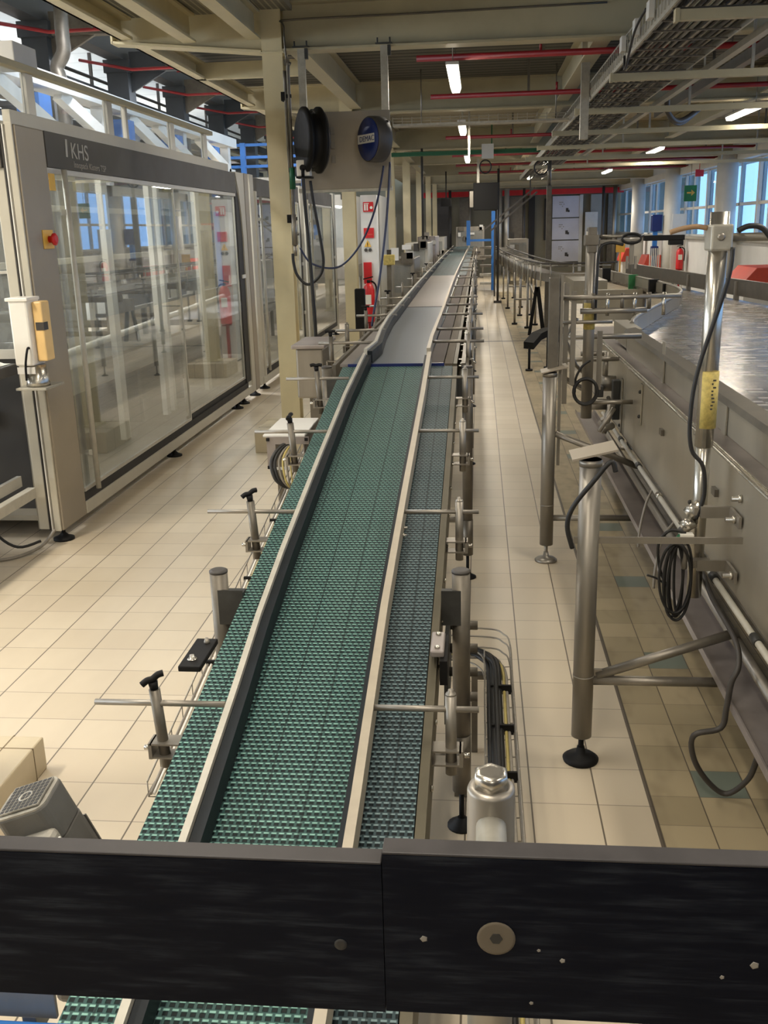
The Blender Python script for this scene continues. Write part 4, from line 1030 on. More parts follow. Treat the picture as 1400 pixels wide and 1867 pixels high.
part('channel', MB().box(.343, .393, 4.86, 4.92, .98, 1.43), M['steel_dark'], l2, bev=.003)
part('channel_strip', MB().box(.398, .412, 4.87, 4.91, .5, 1.44), M['steel'], l2)
part('spreader', MB().cyl((.37, 4.835, .232), (.80, 4.835, .232), .0155, 14), M['steel'], at)
part('stay', MB().cyl((.385, 4.835, .672), (.80, 4.84, .50), .0155, 14), M['steel'], at)
l3 = tleg(1.15, 7.5, .91, .034)
for x, y in ((2.3, 1.6), (2.3, 4.8), (2.2, 8.6), (1.95, 12)):
    tleg(x, y, .93, .034)
# cross tubes of the lane guides
for x0, x1, y, z, r in ((.35, .98, 4.93, 1.33, .012), (.5, .82, 4.93, 1.265, .014), (.44, .86, 5.3, 1.10, .014), (.40, .66, 4.95, 1.21, .009), (.42, .80, 5.6, .94, .012)):
    part('cross_tube', MB().cyl((x0, y, z), (x1, y, z), r, 12), M['steel'], at)
for k, x in enumerate((.56, .63, .70, .76, .83, .90)): part('tube_stud', MB().cyl((x, 4.93, 1.24 if k % 2 else 1.27), (x, 4.93, 1.35), .009, 10), M['steel_bright' if k % 2 else 'steel_dark'], at)
for x, y, z0, z1 in ((.47, 4.95, .9, 1.36), (.435, 4.97, .8, 1.4), (.62, 5.1, .85, 1.15)): part('guide_post', MB().box(x-.012, x+.012, y-.012, y+.012, z0, z1), M['steel'], at)
part('guide_bracket', MB().tube([(.50, 5.07, 1.22), (.44, 5.07, 1.12), (.50, 5.08, .98), (.58, 5.12, .90)], .01, 8, smooth=False).bar((.42, 5.12, .92), (.58, 5.42, .80), .03, .02), M['steel'], at)
# kinked lane guide and the far dark rail
KP = [(.96, 6.3, .962), (1.06, 6.77, .962), (1.376, 7.76, .962), (1.718, 8.8, .962), (1.84, 9.25, .962), (1.90, 9.7, .962), (1.92, 10.14, .962), (1.89, 11.4, .962), (1.68, 14.4, .962)]
g = part('lane_guide', MB().path_wall(KP, .02, .10), M['sheet'], at, label='kinked pale guide rail')
part('rail_cap', MB().tube([(x, y, 1.068) for x, y, z in KP], .014, 8, res=3), M['steel'], g)
FP = [(2.74, .7, .99), (2.62, 7.6, .99), (2.53, 8.95, .99), (2.35, 10.6, .99), (2.09, 14.4, .99)]
part('far_guide', MB().path_wall(FP, .03, .15), M['steel_dark'], at, label='dark far guide rail')
for x, y in ((2.12, 14.0), (2.3, 11.2), (2.44, 9.7), (2.6, 8.0), (2.66, 6)): part('guide_bracket', MB().box(x-.02, x+.02, y-.03, y+.03, .93, 1.12), M['steel'], at)
# valve cluster under the ledge
m = MB(); m.cyl((.70, 5.62, .80), (.78, 5.62, .80), .045, 16).cyl((.72, 5.62, .80), (.72, 5.62, .98), .016, 12).cyl((.58, 5.62, .97), (.72, 5.62, .97), .014, 12)
part('valve', m, M['steel'], at)
part('valve_stub', MB().cyl((.62, 5.5, .70), (.72, 5.5, .70), .03, 14), M['steel'], at)
part('valve_body', MB().box(.745, .785, 5.45, 5.52, .62, .84).box(.66, .70, 5.50, 5.60, .74, .80), M['mech_dark'], at, bev=.004)
m = MB()
for k in range(7):
    r = random.Random(k+40); m.cyl((.62+.02*k, 5.0+.1*k, .62+r.uniform(-.05, .12)), (.70+.01*k, 5.05+.1*k, .66+r.uniform(-.05, .12)), .012+.006*(k % 2), 10)
part('fittings', m, M['steel'], at)
# parts of the incoming lane seen between the guides
part('lane_panel', MB().box(1.15, 1.55, 12.2, 13.4, .75, 1.02), M['sheet'], at)
part('lane_panel', MB().box(1.2, 1.86, 11.5, 11.6, .6, .95), M['sheet'], at)
for x, y, z, mt in ((1.66, 13.2, 1.03, 'black'), (1.82, 12.0, 1.0, 'green_sign'), (1.87, 10.9, 1.0, 'black'), (1.93, 10.4, .98, 'black')):
    part('sensor_block', MB().box(x-.05, x+.05, y-.03, y+.03, z-.08, z+.09), M[mt], at)

# ------------------------------------------------ sensor posts
sp = empty('sensor_post', (.70, 3.05, .5), 'tall polished sensor post with square clamp and taped note, before the table', 'post')
part('lower_tube', MB().cyl((.702, 3.05, .50), (.702, 3.05, 1.10), .0235, 20), M['steel_bright'], sp)
part('upper_tube', MB().cyl((.702, 3.05, 1.0), (.704, 3.05, 1.70), .028, 20), M['steel_bright'], sp)
part('paper_note', MB().cyl((.705, 3.046, 1.06), (.705, 3.046, 1.235), .0282, 20), M['yellow_tape'], sp, label='yellowed taped note')
mk = MB()
for k in range(9):
    r = random.Random(k); mk.cbox((.712+r.uniform(-.006, .004), 3.0185, 1.21-.011*k), .009, .001, .005)
part('note_writing', mk, M['charcoal'], sp)
part('clamp_block', MB().box(.672, .735, 3.0, 3.09, 1.59, 1.665), M['galv'], sp, bev=.006)
part('clamp_bolt', MB().lathe((.70, 3.0, 1.63), (0,-1,0), [(.011, 0), (.011, .005), (.006, .006)], 10), M['steel'], sp)
part('cross_rod', MB().cyl((.735, 3.05, 1.627), (1.2, 3.05, 1.627), .0125, 14), M['steel'], sp)
part('left_arm', MB().tube([(.672, 3.06, 1.655), (.64, 3.06, 1.66), (.60, 3.06, 1.655), (.565, 3.06, 1.645)], .0075, 8), M['rod_brown'], sp)
for z, ye in ((.805, 2.92), (.63, 2.90)):
    part('stay', MB().box(.69, .784, 2.975, 2.985, z-.018, z+.018).box(.776, .784, 2.86, 2.98, z-.018, z+.018).box(.672, .732, 2.985, 3.02, z-.012, z+.012), M['steel'], sp)
for y, z in ((2.90, .805), (2.885, .63)): part('stay_bolt', MB().lathe((.776, y, z), (-1,0,0), [(.013, 0), (.013, .008), (.008, .01), (.008, .03)], 8), M['steel_bright'], sp)
part('swivel_joint', MB().cyl((.66, 3.03, .78), (.70, 3.03, .81), .024, 14).cyl((.645, 3.02, .74), (.68, 3.02, .765), .021, 14), M['steel_bright'], sp)
def cable(pts, r, mat, label, name='cable'):
    return solo(name, MB().tube(pts, r, 8, res=6), M[mat], label, 'cable')
cable([(.75, 3.02, 1.645), (.78, 3.015, 1.658), (.82, 3.015, 1.65), (.86, 3.015, 1.60), (.9, 3.02, 1.55)], .008, 'rubber', 'black cable wound over the cross rod of the near sensor post')
cable([(.735, 3.0, 1.60), (.725, 2.995, 1.5), (.66, 3.0, 1.25), (.645, 3.0, 1.1), (.655, 3.0, 1.0), (.69, 2.99, .95), (.70, 2.99, .86), (.68, 2.99, .78)], .0065, 'rubber', 'black cable running down the near sensor post behind its taped note')
m = MB()
for k in range(6):
    r = random.Random(k+3); a = .012 + .0062*k; t0 = r.uniform(-.14, .14); cz = .588 + r.uniform(-.012, .006); hz = .125 + r.uniform(-.012, .012)
    m.tube([(.636 - .008*(k % 3) + a*math.cos(t)*1.15 + math.sin(t)*hz*math.sin(t0)*.5, 2.985-.006*k, cz + hz*math.sin(t)) for t in [2*PI*q/14 for q in range(14)]], .0046, 6, closed=True)
m.tube([(.65, 2.985, .735), (.60, 2.98, .745), (.568, 2.98, .70), (.575, 2.98, .62), (.60, 2.98, .56)], .005, 6)
m.tube([(.60, 2.98, .56), (.57, 2.975, .585), (.535, 2.97, .60)], .0035, 6)
cc = empty('cable_coil', (.63, 2.98, .47), 'bundle of black cable loops tied below the joint of the near sensor post', 'cable')
part('loops', m, M['rubber'], cc)
part('tie', MB().box(.63, .672, 2.965, 2.995, .705, .735), M['white'], cc)
part('connector', MB().cyl((.65, 2.975, .62), (.65, 2.975, .70), .009, 10), M['cable_grey'], cc)
part('green_plug', MB().cyl((.607, 2.975, .70), (.635, 2.975, .73), .009, 10), M['green_label'], cc)
cable([(.738, 3.3, .57), (.738, 3.1, .56), (.738, 2.95, .53), (.748, 2.7, .50), (.742, 2.62, .455), (.72, 2.60, .41), (.712, 2.6, .33), (.70, 2.6, .265), (.626, 2.6, .239), (.637, 2.62, .149), (.69, 2.64, .06), (.745, 2.64, .025), (.79, 2.6, .10), (.80, 2.56, .2), (.81, 2.52, .29)], .0085, 'charcoal', 'thick dark grey cable looping down to the floor in front of the drip tray')
cable([(.40, 2.80, .98), (.385, 2.80, 1.01), (.34, 2.80, .955), (.281, 2.805, .872), (.266, 2.81, .81), (.283, 2.815, .74)], .0075, 'rubber', 'black cable hanging round the near table leg under its tilted plate')
for k, (x, y) in enumerate(((.72, 4.2), (.70, 3.7))):
    cable([(.765, y, .56), (x, y-.1, .52), (x-.03, y-.15, .42), (x-.035, y-.16, .34)], .0055, 'cable_grey', ('pale cable end dangling from the conduit beyond the near leg', 'pale cable end dangling from the conduit above the green floor tile')[k])

s2 = empty('sensor_post', (.552, 5.0, .72), 'slimmer steel sensor post with yellow tape and a black sensor arm, behind the legs', 'post')
part('tube', MB().cyl((.552, 5.0, .72), (.552, 5.0, 1.64), .0275, 18), M['steel'], s2)
part('tape', MB().cyl((.552, 4.9985, 1.17), (.552, 4.9985, 1.30), .0282, 18), M['yellow_tape'], s2)
part('clamp_block', MB().box(.515, .585, 4.965, 5.03, 1.575, 1.625).box(.53, .575, 4.97, 5.03, 1.54, 1.66), M['steel_dark'], s2, bev=.004)
part('arm', MB().cyl((.585, 5.0, 1.615), (.80, 5.0, 1.615), .008, 10).box(.59, .79, 4.99, 5.01, 1.582, 1.60), M['steel'], s2)
part('sensor_head', MB().box(.80, .99, 4.97, 5.02, 1.59, 1.615).box(.92, .985, 4.97, 5.02, 1.568, 1.59), M['black'], s2, bev=.003)
part('small_stand', MB().box(.735, .755, 4.99, 5.01, 1.48, 1.59).box(.72, .73, 4.985, 5.01, 1.46, 1.52).box(.76, .77, 4.985, 5.01, 1.46, 1.52), M['steel'], s2)
part('stay', MB().cyl((.552, 5.0, .80), (.784, 5.0, .80), .012, 10), M['steel'], s2)
m = MB()
for k in range(3): m.tube([(.74+.045*math.cos(t), 4.985-.004*k, 1.60+.022*math.sin(t)+.003*k) for t in [2*PI*i/14 for i in range(14)]], .0045, 6, closed=True)
solo('hanging_cable_coil', m, M['rubber'], 'small black cable coil tied on the arm of the slimmer sensor post', 'cable')
cable([(.70, 4.975, 1.575), (.63, 4.965, 1.585), (.585, 4.962, 1.55), (.578, 4.962, 1.4), (.577, 4.962, 1.2)], .007, 'rubber', 'black cable bending from the sensor arm down the slimmer post')
m = MB()
for k in range(5): m.tube([(.539+(.055+.003*(k % 3))*math.cos(t), 4.958-.007*k, .865+(.062+.003*(k % 3))*math.sin(t)) for t in [2*PI*i/20 for i in range(20)]], .006, 6, closed=True)
solo('hanging_cable_coil', m, M['rubber'], 'round black cable coil hanging at the foot of the slimmer sensor post', 'cable')
cable([(.56, 4.955, 1.02), (.52, 4.955, .99), (.49, 4.955, .93), (.487, 4.955, .86)], .006, 'rubber', 'short black cable entering the round coil at the slimmer post')

# ------------------------------------------------ guard boards in the foreground
gb = empty('guard_rail_board', (-.25, .525, 1.18), 'left dark plastic guard board across the foreground, with one small screw hole near its end', 'board')
part('board', MB().box(-.62, -.0601, .52, .535, 1.179, 1.2915), M['board'], gb)
part('worn_lit_top_edge', MB().box(-.62, -.0601, .5202, .535, 1.2915, 1.2935), M['worn_lit_edge'], gb, bev=.0008, label='grey worn top edge with painted lamp light')
part('screw_hole', MB().lathe((-.088, .52, 1.231), (0,-1,0), [(.0042, 0), (.0042, .0004), (.0022, .0005)], 16), M['dark'], gb)
g2 = empty('guard_rail_board', (.2, .525, 1.18), 'right dark plastic guard board across the foreground, held by a countersunk screw', 'board')
part('board', MB().box(-.0595, .62, .52, .536, 1.18, 1.2992), M['board'], g2)
part('worn_lit_top_edge', MB().box(-.0595, .62, .5202, .536, 1.2992, 1.3012), M['worn_lit_edge'], g2, bev=.0008, label='grey worn top edge with painted lamp light')
sc = part('countersunk_screw', MB().lathe((.012, .52, 1.241), (0,-1,0), [(.0122, 0), (.0122, .0006), (.0105, .0009), (.006, .0006)], 28), M['lane_brown'], g2)
part('hex_socket', MB().lathe((.012, .5194, 1.241), (0,-1,0), [(.0042, 0), (.0040, .0004)], 6), M['dark'], sc)
for x, z, s_ in ((-.034, 1.238, .0035), (.039, 1.233, .0018), (.054, 1.226, .0026), (.153, 1.219, .0022), (.172, 1.229, .004), (.035, 1.192, .002)):
    part('nick', MB().lathe((x, .52, z), (0,-1,0), [(s_*.75, 0), (s_*.5, .0002)], 5), M['cable_grey'], g2)
bp = empty('board_post', (.011, .70, 0), 'stout steel post with a big hex bolt on top, right behind the guard boards', 'post')
part('tube', MB().lathe((.011, .70, .03), (0,0,1), [(.0195, 0), (.0195, 1.205), (.0182, 1.2085), (.014, 1.209)], 32), M['steel'], bp)
part('hex_bolt', MB().lathe((.011, .70, 1.239), (0,0,1), [(.0150, 0), (.0150, .011), (.0125, .013), (.008, .0128)], 6), M['steel_bright'], bp)
part('rod', MB().cyl((.011, .70, 1.2105), (.011, .537, 1.2105), .0122, 22), M['galv'], bp)
part('foot', MB().lathe((.011, .70, 0), (0,0,1), [(.05, 0), (.05, .01), (.022, .03)], 20), M['black'], bp)
b2 = empty('board_post', (-.5, .70, 0), 'steel post behind the left end of the left guard board', 'post')
part('tube', MB().cyl((-.56, .64, .03), (-.56, .64, 1.25), .0195, 20), M['steel'], b2)
part('rod', MB().cyl((-.56, .64, 1.23), (-.56, .536, 1.23), .0115, 14), M['steel_bright'], b2)
part('foot', MB().lathe((-.56, .64, 0), (0,0,1), [(.05, 0), (.05, .01), (.022, .03)], 20), M['black'], b2)
lc = empty('lower_conveyor_frame', (-.42, .74, .0), 'sliver of a conveyor end with a blue cover strip under the left guard board', 'frame')
part('blue_strip', MB().box(-.62, -.33, .70, .745, .90, .932), M['blue'], lc, bev=.003)
m = MB(); m.box(-.62, -.415, .75, .755, .93, .962); m.box(-.455, -.44, .755, .80, .9, .965); part('steel_plate', m, M['steel'], lc, bev=.001)
part('stand', MB().box(-.6, -.56, .70, .74, 0, .90).box(-.40, -.36, .70, .74, 0, .90), M['steel_dark'], lc)
# ================================================================== CEILING SERVICES
# red sprinkler pipes with drops
for i, y in enumerate((8.3, 10.65, 15.4, 19.2, 22.2, 25.2)):
    s = empty('sprinkler_pipe', (2.2, y, 2.93), ('first', 'second', 'third', 'fourth', 'fifth', 'sixth')[i] + ' red sprinkler pipe under the cream ceiling, counted from the camera', 'pipe', 'red sprinkler pipes under the ceiling')
    part('pipe', MB().cyl((-.485, y, 2.955), (5.0, y, 2.955), .024, 14), M['red'], s)
    for x in (.5, 2.3, 4.1): part('pipe_hanger', MB().box(x-.012, x+.012, y-.012, y+.012, 2.975, DZ), M['steel_dark'], s)
    part('sprinkler_head', MB().cyl((.48+.3*(i % 2), y, 2.98), (.48+.3*(i % 2), y, 3.05), .012, 8), M['red'], s)
for k in range(0, 6):
    y = 13.2 + 3.17*k
    s = empty('sprinkler_pipe', (-4.3, y, 4.28), 'red sprinkler line of the high hall, behind the ' + ('first', 'second', 'third', 'fourth', 'fifth', 'sixth')[k] + ' dark beam above the packing machine', 'pipe', 'red sprinkler pipes of the high hall')
    part('pipe', MB().tube([(-6.5, y+.4, 4.46), (-5.6, y+.3, 4.27), (-4.6, y+.25, 4.27), (-3.2, y+.1, 4.52)], .024, 8, smooth=False), M['red'], s)
    part('pipe', MB().tube([(-5.2, y+1.5, 4.40), (-4.2, y+1.45, 4.40), (-3.4, y+1.3, 4.55)], .02, 8, smooth=False), M['red'], s)
    part('pipe_hanger', MB().box(-5.02, -4.98, y+.24, y+.28, 4.28, 4.95), M['steel_dark'], s)
# luminaires
LAMPS = (((-.2, 8.7), 'long lit tube lamp above the conveyor, nearest of its row'), ((-.2, 12.9), 'lit tube lamp above the conveyor, second of its row'), ((-.2, 18.6), 'small lit lamp above the conveyor, third of its row'),
    ((3.0, 12.2), 'slanting lit tube lamp near the window side, nearest of its row'), ((3.0, 18.0), 'small lit lamp near the windows, second of its row'), ((1.3, 20.3), 'lit lamp behind the vertical pole under the cable ladder'), ((1.3, 26.2), 'smaller lit lamp left of the vertical pole in the distance'), ((3.0, 24.5), 'small lit lamp near the windows, third of its row'))
for (x, y), lb in LAMPS:
    s = empty('tube_lamp', (x, y, 2.8), lb, 'lamp', 'ceiling tube lamps')
    part('housing', MB().box(x-.05, x+.05, y-.68, y+.68, 2.862, 2.885), M['offwhite'], s, bev=.004)
    part('diffuser', MB().extrude([(x-.045, y-.66, 2.861), (x-.032, y-.66, 2.825), (x+.032, y-.66, 2.825), (x+.045, y-.66, 2.861)], (0, 1.32, 0)), M['tube'], s)
    for dy in (-.5, .5): part('hanger', MB().cyl((x, y+dy, 2.885), (x, y+dy, DZ), .004, 6), M['steel'], s)
# wide cable ladder running away under the ceiling, with cables
cl = empty('cable_ladder', (1.2, 12, 2.66), 'wide cable ladder packed with grey cables running away under the ceiling on the right', 'cable tray')
m = MB()
for x in (.96, 1.46): m.box(x-.006, x+.006, 3.6, 24, 2.70, 2.78)
part('side_rail', m, M['galv'], cl)
rg = part('rung', MB().box(.966, 1.454, 3.7, 3.718, 2.70, 2.708), M['steel_dark'], cl)
for i in range(1, 66): dup_part(rg, (0, .3*i, 0), cl)
m = MB()
for i in range(100): m.box(.945, .95, 3.7+.1*i, 3.712+.1*i, 2.72, 2.84)
m.box(.945, .95, 3.6, 13.7, 2.83, 2.84)
part('mesh_side', m, M['galv'], cl)
for k in range(24):
    r = random.Random(k+5); x = .985 + .0195*k; r0 = .008 + .004*(k % 3 == 0)
    part('cable', MB().tube([(x+r.uniform(-.012, .012), 3.6+2.0*j, 2.722+.012*(k % 2)+r.uniform(0, .012)) for j in range(11)], r0, 6, res=3), M[('cable_grey', 'charcoal', 'rubber', 'charcoal', 'galv')[k % 5]], cl)
for i, y in enumerate((5.5, 7.62, 9.75, 11.9, 14.0, 16.2, 18.4)):
    s = solo('tray_support', MB().box(1.0-.05*i, 5.0, y-.025, y+.025, 2.645, 2.695).box(.98-.05*i, 1.0-.05*i, y-.03, y+.03, 2.64, 2.70), M['cream'], ('first', 'second', 'third', 'fourth', 'fifth', 'sixth', 'seventh')[i] + ' cream cross bar under the cable ladder, counted from the camera', 'bar', 'cross bars carrying the cable ladder')
    for x in (4.2, 1.9): part('hanger', MB().box(x, x+.02, y-.01, y+.01, 2.69, DZ), M['galv'], s)
solo('strut_channel', MB().box(1.64, 1.69, 4.5, 17.5, 2.72, 2.76).box(1.66,1.67,8,8.02,2.76,DZ), M['rail_light'], 'bright strut channel running beside the wide cable ladder', 'channel')
solo('strut_channel', MB().box(2.05, 2.12, 5.5, 12.5, 2.85, 2.93).box(2.08,2.09,9,9.02,2.93,DZ), M['steel_dark'], 'dark channel running between bright strut and window side under the ceiling', 'channel')
solo('hanging_cable_bundle', MB().tube([(1.73, 9.85, 2.80), (1.76, 9.95, 2.66), (1.92, 10.2, 2.60), (2.2, 10.6, 2.76)], .025, 8).tube([(1.735, 9.9, 2.80), (1.78, 10.0, 2.63), (1.95, 10.3, 2.585), (2.2, 10.55, 2.76)], .018, 8), M['charcoal'], 'sagging grey cable bundle hanging beside the cable ladder', 'cable')
for y in (5.95, 6.45, 7.0): part('cable_clamp', MB().box(.915, .944, y-.05, y+.05, 2.74, 2.83), M['offwhite'], cl)
part('loose_cable', MB().tube([(.93, 6.1, 2.82), (.90, 6.3, 2.74), (.91, 6.7, 2.60), (.93, 6.9, 2.70)], .008, 6), M['rubber'], cl)
# wire tray crossing
wt2 = empty('wire_cable_tray', (.3, 10.9, 2.72), 'pale wire tray crossing under the second ceiling beam above the reel panel', 'cable tray')
m = MB(); m.box(-.9, .93, 10.9, 11.1, 2.715, 2.735)
part('floor_strip', m, M['galv'], wt2)
m = MB()
for i in range(19): m.box(-.9+.1*i, -.893+.1*i, 10.9, 10.905, 2.735, 2.80)
for z in (2.755, 2.785): m.box(-.9, .93, 10.9, 10.905, z, z+.005)
part('wire_side', m, M['galv'], wt2)
for x in (-.6, .8): part('hanger', MB().cyl((x, 11.0, 2.735), (x, 11.0, DZ), .006, 8), M['steel'], wt2)
ct = solo('cable_run', MB().box(-1.4, 1.1, 16.6, 16.72, 2.80, 2.86).box(.2,.22,16.65,16.67,2.86,DZ), M['green_label'], 'dark green cable run crossing under the third ceiling beam', 'cable')
bx = solo('ceiling_junction_box', MB().box(.05, .24, 16.5, 16.58, 2.72, 2.94), M['offwhite'], 'pale square junction box on the dark green cable run', 'junction box')
m = MB()
for k in range(2): m.tube([(.11+.09*math.cos(t), 16.54+.01*k, 2.60+.10*math.sin(t)) for t in [2*PI*i/18 for i in range(18)]], .011, 6, closed=True)
solo('hanging_cable_coil', m, M['rubber'], 'black cable loop hanging under the pale junction box at the ceiling', 'cable')
m = MB()
for k in range(2): m.tube([(1.0+.11*math.cos(t), 16.6+.01*k, 2.565+.11*math.sin(t)) for t in [2*PI*i/18 for i in range(18)]], .012, 6, closed=True)
solo('hanging_cable_coil', m, M['rubber'], 'larger black cable loop hung on the vertical pole near the lit lamp', 'cable')
solo('service_pole', MB().box(1.12, 1.20, 16.96, 17.04, 0, 2.30).cyl((1.16, 17.0, 2.3), (1.16, 17.0, 2.69), .03, 12), M['steel_dark'], 'tall grey service pole between the ceiling and the curved conveyor', 'pole')
solo('drop_pipe', MB().cyl((.44, 22.8, .03), (.44, 22.8, 2.90), .028, 10).box(.35, .53, 22.74, 22.86, 0, .05), M['charcoal'], 'thin dark drop pipe standing on the floor right of the blue ladder', 'pipe')
solo('hanging_pipe', MB().cyl((-.93, 17.0, 1.5), (-.93, 17.0, 2.94), .02, 10), M['charcoal'], 'thin dark pipe hanging from the ceiling left of the black casing', 'pipe')
for i, (x, y, z0, q) in enumerate(((.905, 9.1, 2.38, .035), (-.12, 13.3, 2.55, .014))):
    solo('hanging_channel', MB().box(x-q, x+q, y-.03, y+.03, z0, DZ), M['galv'], ('galvanised channel hanging down beside the cable ladder', 'galvanised channel hanging above the conveyor, near the black casing')[i], 'channel')
hb_ = empty('hanging_casing', (.14, 20, 1.98), 'black square casing hanging above the far end of the level conveyor', 'casing')
part('body', MB().box(-.10, .385, 19.93, 20.07, 1.99, 2.50), M['black'], hb_, bev=.01)
part('hook', MB().box(-.17, -.10, 19.97, 20.03, 2.05, 2.35), M['steel'], hb_)
part('hanger', MB().box(-.03, .02, 20.0, 20.04, 2.50, 2.94), M['galv'], hb_)
solo('hanging_casing', MB().box(-.88, -.64, 23.95, 24.05, 2.16, 2.34).box(-.77, -.74, 23.99, 24.01, 2.34, 2.94), M['black'], 'small black casing hanging further back, left of the big black one', 'casing')
# blue step ladder
bl = empty('step_ladder', (.08, 27.7, 0), 'bright blue access ladder standing across the far conveyor', 'ladder')
for x, z in ((.40, 2.08), (-.27, 1.85)):
    part('stile', MB().box(x-.05, x+.05, 27.5, 27.58, 0 if x > 0 else 1.2, z), M['blue'], bl)
part('handrail', MB().box(-.25, .35, 27.52, 27.56, 1.3, 1.36), M['blue'], bl)
for z in (.15, .38, .62, .86, 1.1): part('tread', MB().box(.04, .36, 27.5, 27.75, z, z+.06), M['galv' if z < .5 else 'steel_dark'], bl)
# inclined frame behind the black casing
solo('inclined_conveyor', MB().bar((.16, 25.0, 1.62), (1.36, 25.0, 2.56), .05, .04).bar((.30, 25.0, 1.58), (1.42, 25.0, 2.46), .05, .04).bar((1.25, 25.0, 2.3), (1.25, 25.0, 2.94), .03, .03).box(.38,.42,24.98,25.02,0,1.72), M['charcoal'], 'dark inclined conveyor frame rising to the right behind the black casing', 'conveyor')

# ================================================================== CURVED CONVEYOR
cv = empty('curved_conveyor', (.9, 18, 0), 'curved bottle conveyor on many thin legs between the aisle and the table', 'conveyor')
CP = [V(p) for p in ((1.85, 14.75, 1.0), (1.4, 14.6, 1.0), (1.10, 14.9, 1.0), (.95, 16.2, 1.0), (.82, 19.1, 1.0), (.70, 23.4, 1.0), (.64, 28.4, 1.0))]
CC = crom(CP, 8)
part('bed', MB().path_wall([p-V((0,0,.12)) for p in CC], .26, .12), M['steel'], cv)
part('top_rail', MB().tube([p+V((-.15,0,.14)) for p in CC], .014, 6, smooth=False), M['charcoal'], cv)
part('top_rail', MB().tube([p+V((.15,0,.14)) for p in CC], .014, 6, smooth=False), M['charcoal'], cv)
k = 0; acc = 0
for i in range(1, len(CC)):
    acc += (CC[i]-CC[i-1]).length
    while acc > k*.34 and k < 44:
        p = CC[i]; s = -1
        part('rail_bracket', MB().cyl((p.x-.15, p.y, .80), (p.x-.15, p.y, 1.15), .012, 8).cyl((p.x-.22, p.y, 1.10), (p.x+.1, p.y, 1.10), .009, 6), M['steel' if k % 3 else 'rail_light'], cv); k += 1
for x, y in ((.99, 17.4), (.83, 16.9), (.64, 17.6), (.62, 21.1), (.9, 21.3), (.60, 24.0), (.85, 24.2), (1.2, 14.85), (.80, 19.3), (1.02, 19.4)):
    l = part('leg', MB().cyl((x, y, .03), (x, y, .90), .02, 10), M['steel'], cv)
    part('foot', MB().cyl((x, y, 0), (x, y, .03), .05, 12), M['black'], l)
for y in (17.4, 21.2): part('cross_brace', MB().cyl((.62, y, .45), (1.0, y, .45), .014, 8), M['steel'], cv)
part('diagonal_brace', MB().bar((.85, 18.9, .85), (1.0, 18.0, .5), .03, .03), M['steel'], cv)
dk = empty('chute_on_feet', (.66, 12.2, 0), 'low black curved chute on short feet beside the far aisle', 'chute')
m = MB(); m.path_wall([(.60, 11.8, .26), (.70, 11.9, .36), (.82, 12.0, .40), (1.0, 12.1, .41)], .16, .08); part('chute', m, M['black'], dk)
for x, y, z in ((.61, 11.8, .27), (.84, 12.0, .41)): part('foot', MB().cyl((x, y, .02), (x, y, z), .015, 8).cyl((x, y, 0), (x, y, .02), .045, 10), M['black'], dk)
solo('a_frame_stand', MB().bar((.80, 15.6, .02), (.90, 15.6, .76), .05, .04, up=(0,1,0)).bar((1.02, 15.6, .02), (.92, 15.6, .76), .06, .04, up=(0,1,0)), M['black'], 'black trestle stand under the curved conveyor', 'stand')

# ================================================================== WINDOW SIDE
es2 = empty('exit_sign', (4.85, 24.0, 2.1), 'green sign with a pale arrow hanging at the windows', 'sign')
part('plate', MB().box(4.70, 4.98, 23.98, 24.0, 2.12, 2.47), M['green_sign'], es2)
part('arrow', MB().box(4.76, 4.87, 23.972, 23.98, 2.29, 2.325).extrude([(4.86, 23.972, 2.24), (4.94, 23.972, 2.307), (4.86, 23.972, 2.375)], (0, .008, 0)), M['yellow'], es2)
part('wire', MB().cyl((4.84, 23.99, 2.47), (4.84, 23.99, 2.94), .006, 6), M['steel'], es2)
solo('fire_sign', MB().box(4.85, 5.03, 23.6, 23.62, 2.64, 2.79).box(4.93,4.95,23.6,23.62,2.79,2.94), M['red_bright'], 'small red sign high up right of the green arrow sign', 'sign')
pb = solo('partition_board', MB().box(4.70, 5.04, 25.2, 25.24, .42, 1.86).box(4.72, 4.76, 25.2, 25.24, 0, .42).box(4.98, 5.02, 25.2, 25.24, 0, .42), M['offwhite'], 'pale grey partition board by the windows carrying a fire extinguisher', 'board', bev=.004)
extinguisher(4.90, 25.09, .56, .085, .56, 'red fire extinguisher on the pale partition board by the windows')
solo('extinguisher_bracket', MB().box(4.84, 4.96, 25.0, 25.198, .535, .555).box(4.88, 4.92, 25.05, 25.09, 0, .535), M['red'], 'bracket under the fire extinguisher by the windows', 'bracket')
bm_ = empty('blue_machine', (4.5, 26, 0), 'narrow blue machine with pale stripes left of the partition board', 'machine')
part('head', MB().box(4.33, 4.59, 25.9, 26.1, 1.46, 1.86), M['navy'], bm_, bev=.02)
part('body', MB().box(4.35, 4.53, 25.92, 26.1, .86, 1.10), M['navy'], bm_, bev=.02)
part('column', MB().box(4.39, 4.49, 25.95, 26.1, .4, 1.46), M['blue'], bm_)
m = MB()
for i in range(6): m.box(4.31+.045*i, 4.33+.045*i, 25.9, 25.93, .3, 1.05)
part('stripes', m, M['offwhite'], bm_)
part('base', MB().box(4.29, 4.59, 25.9, 26.2, 0, .4), M['blue'], bm_)
def cover(x0, x1, y, z0, z1, dy, label):
    m = MB(); xm = x0 + (x1-x0)*.45
    m.extrude([(x0, y, z0), (x1, y, z0), (x1, y, z0+.05), (x1-.03, y, z1), (xm-.12, y, z1), (x0, y, z0+.06)], (0, dy, 0))
    s = solo('red_cover', m, M['red_cover'], label, 'cover', 'red covers along the window wall', bev=.01)
    part('stand', MB().box(x0+.05, x1-.05, y+.05, y+dy-.05, 0, z0), M['wall_white'], s)
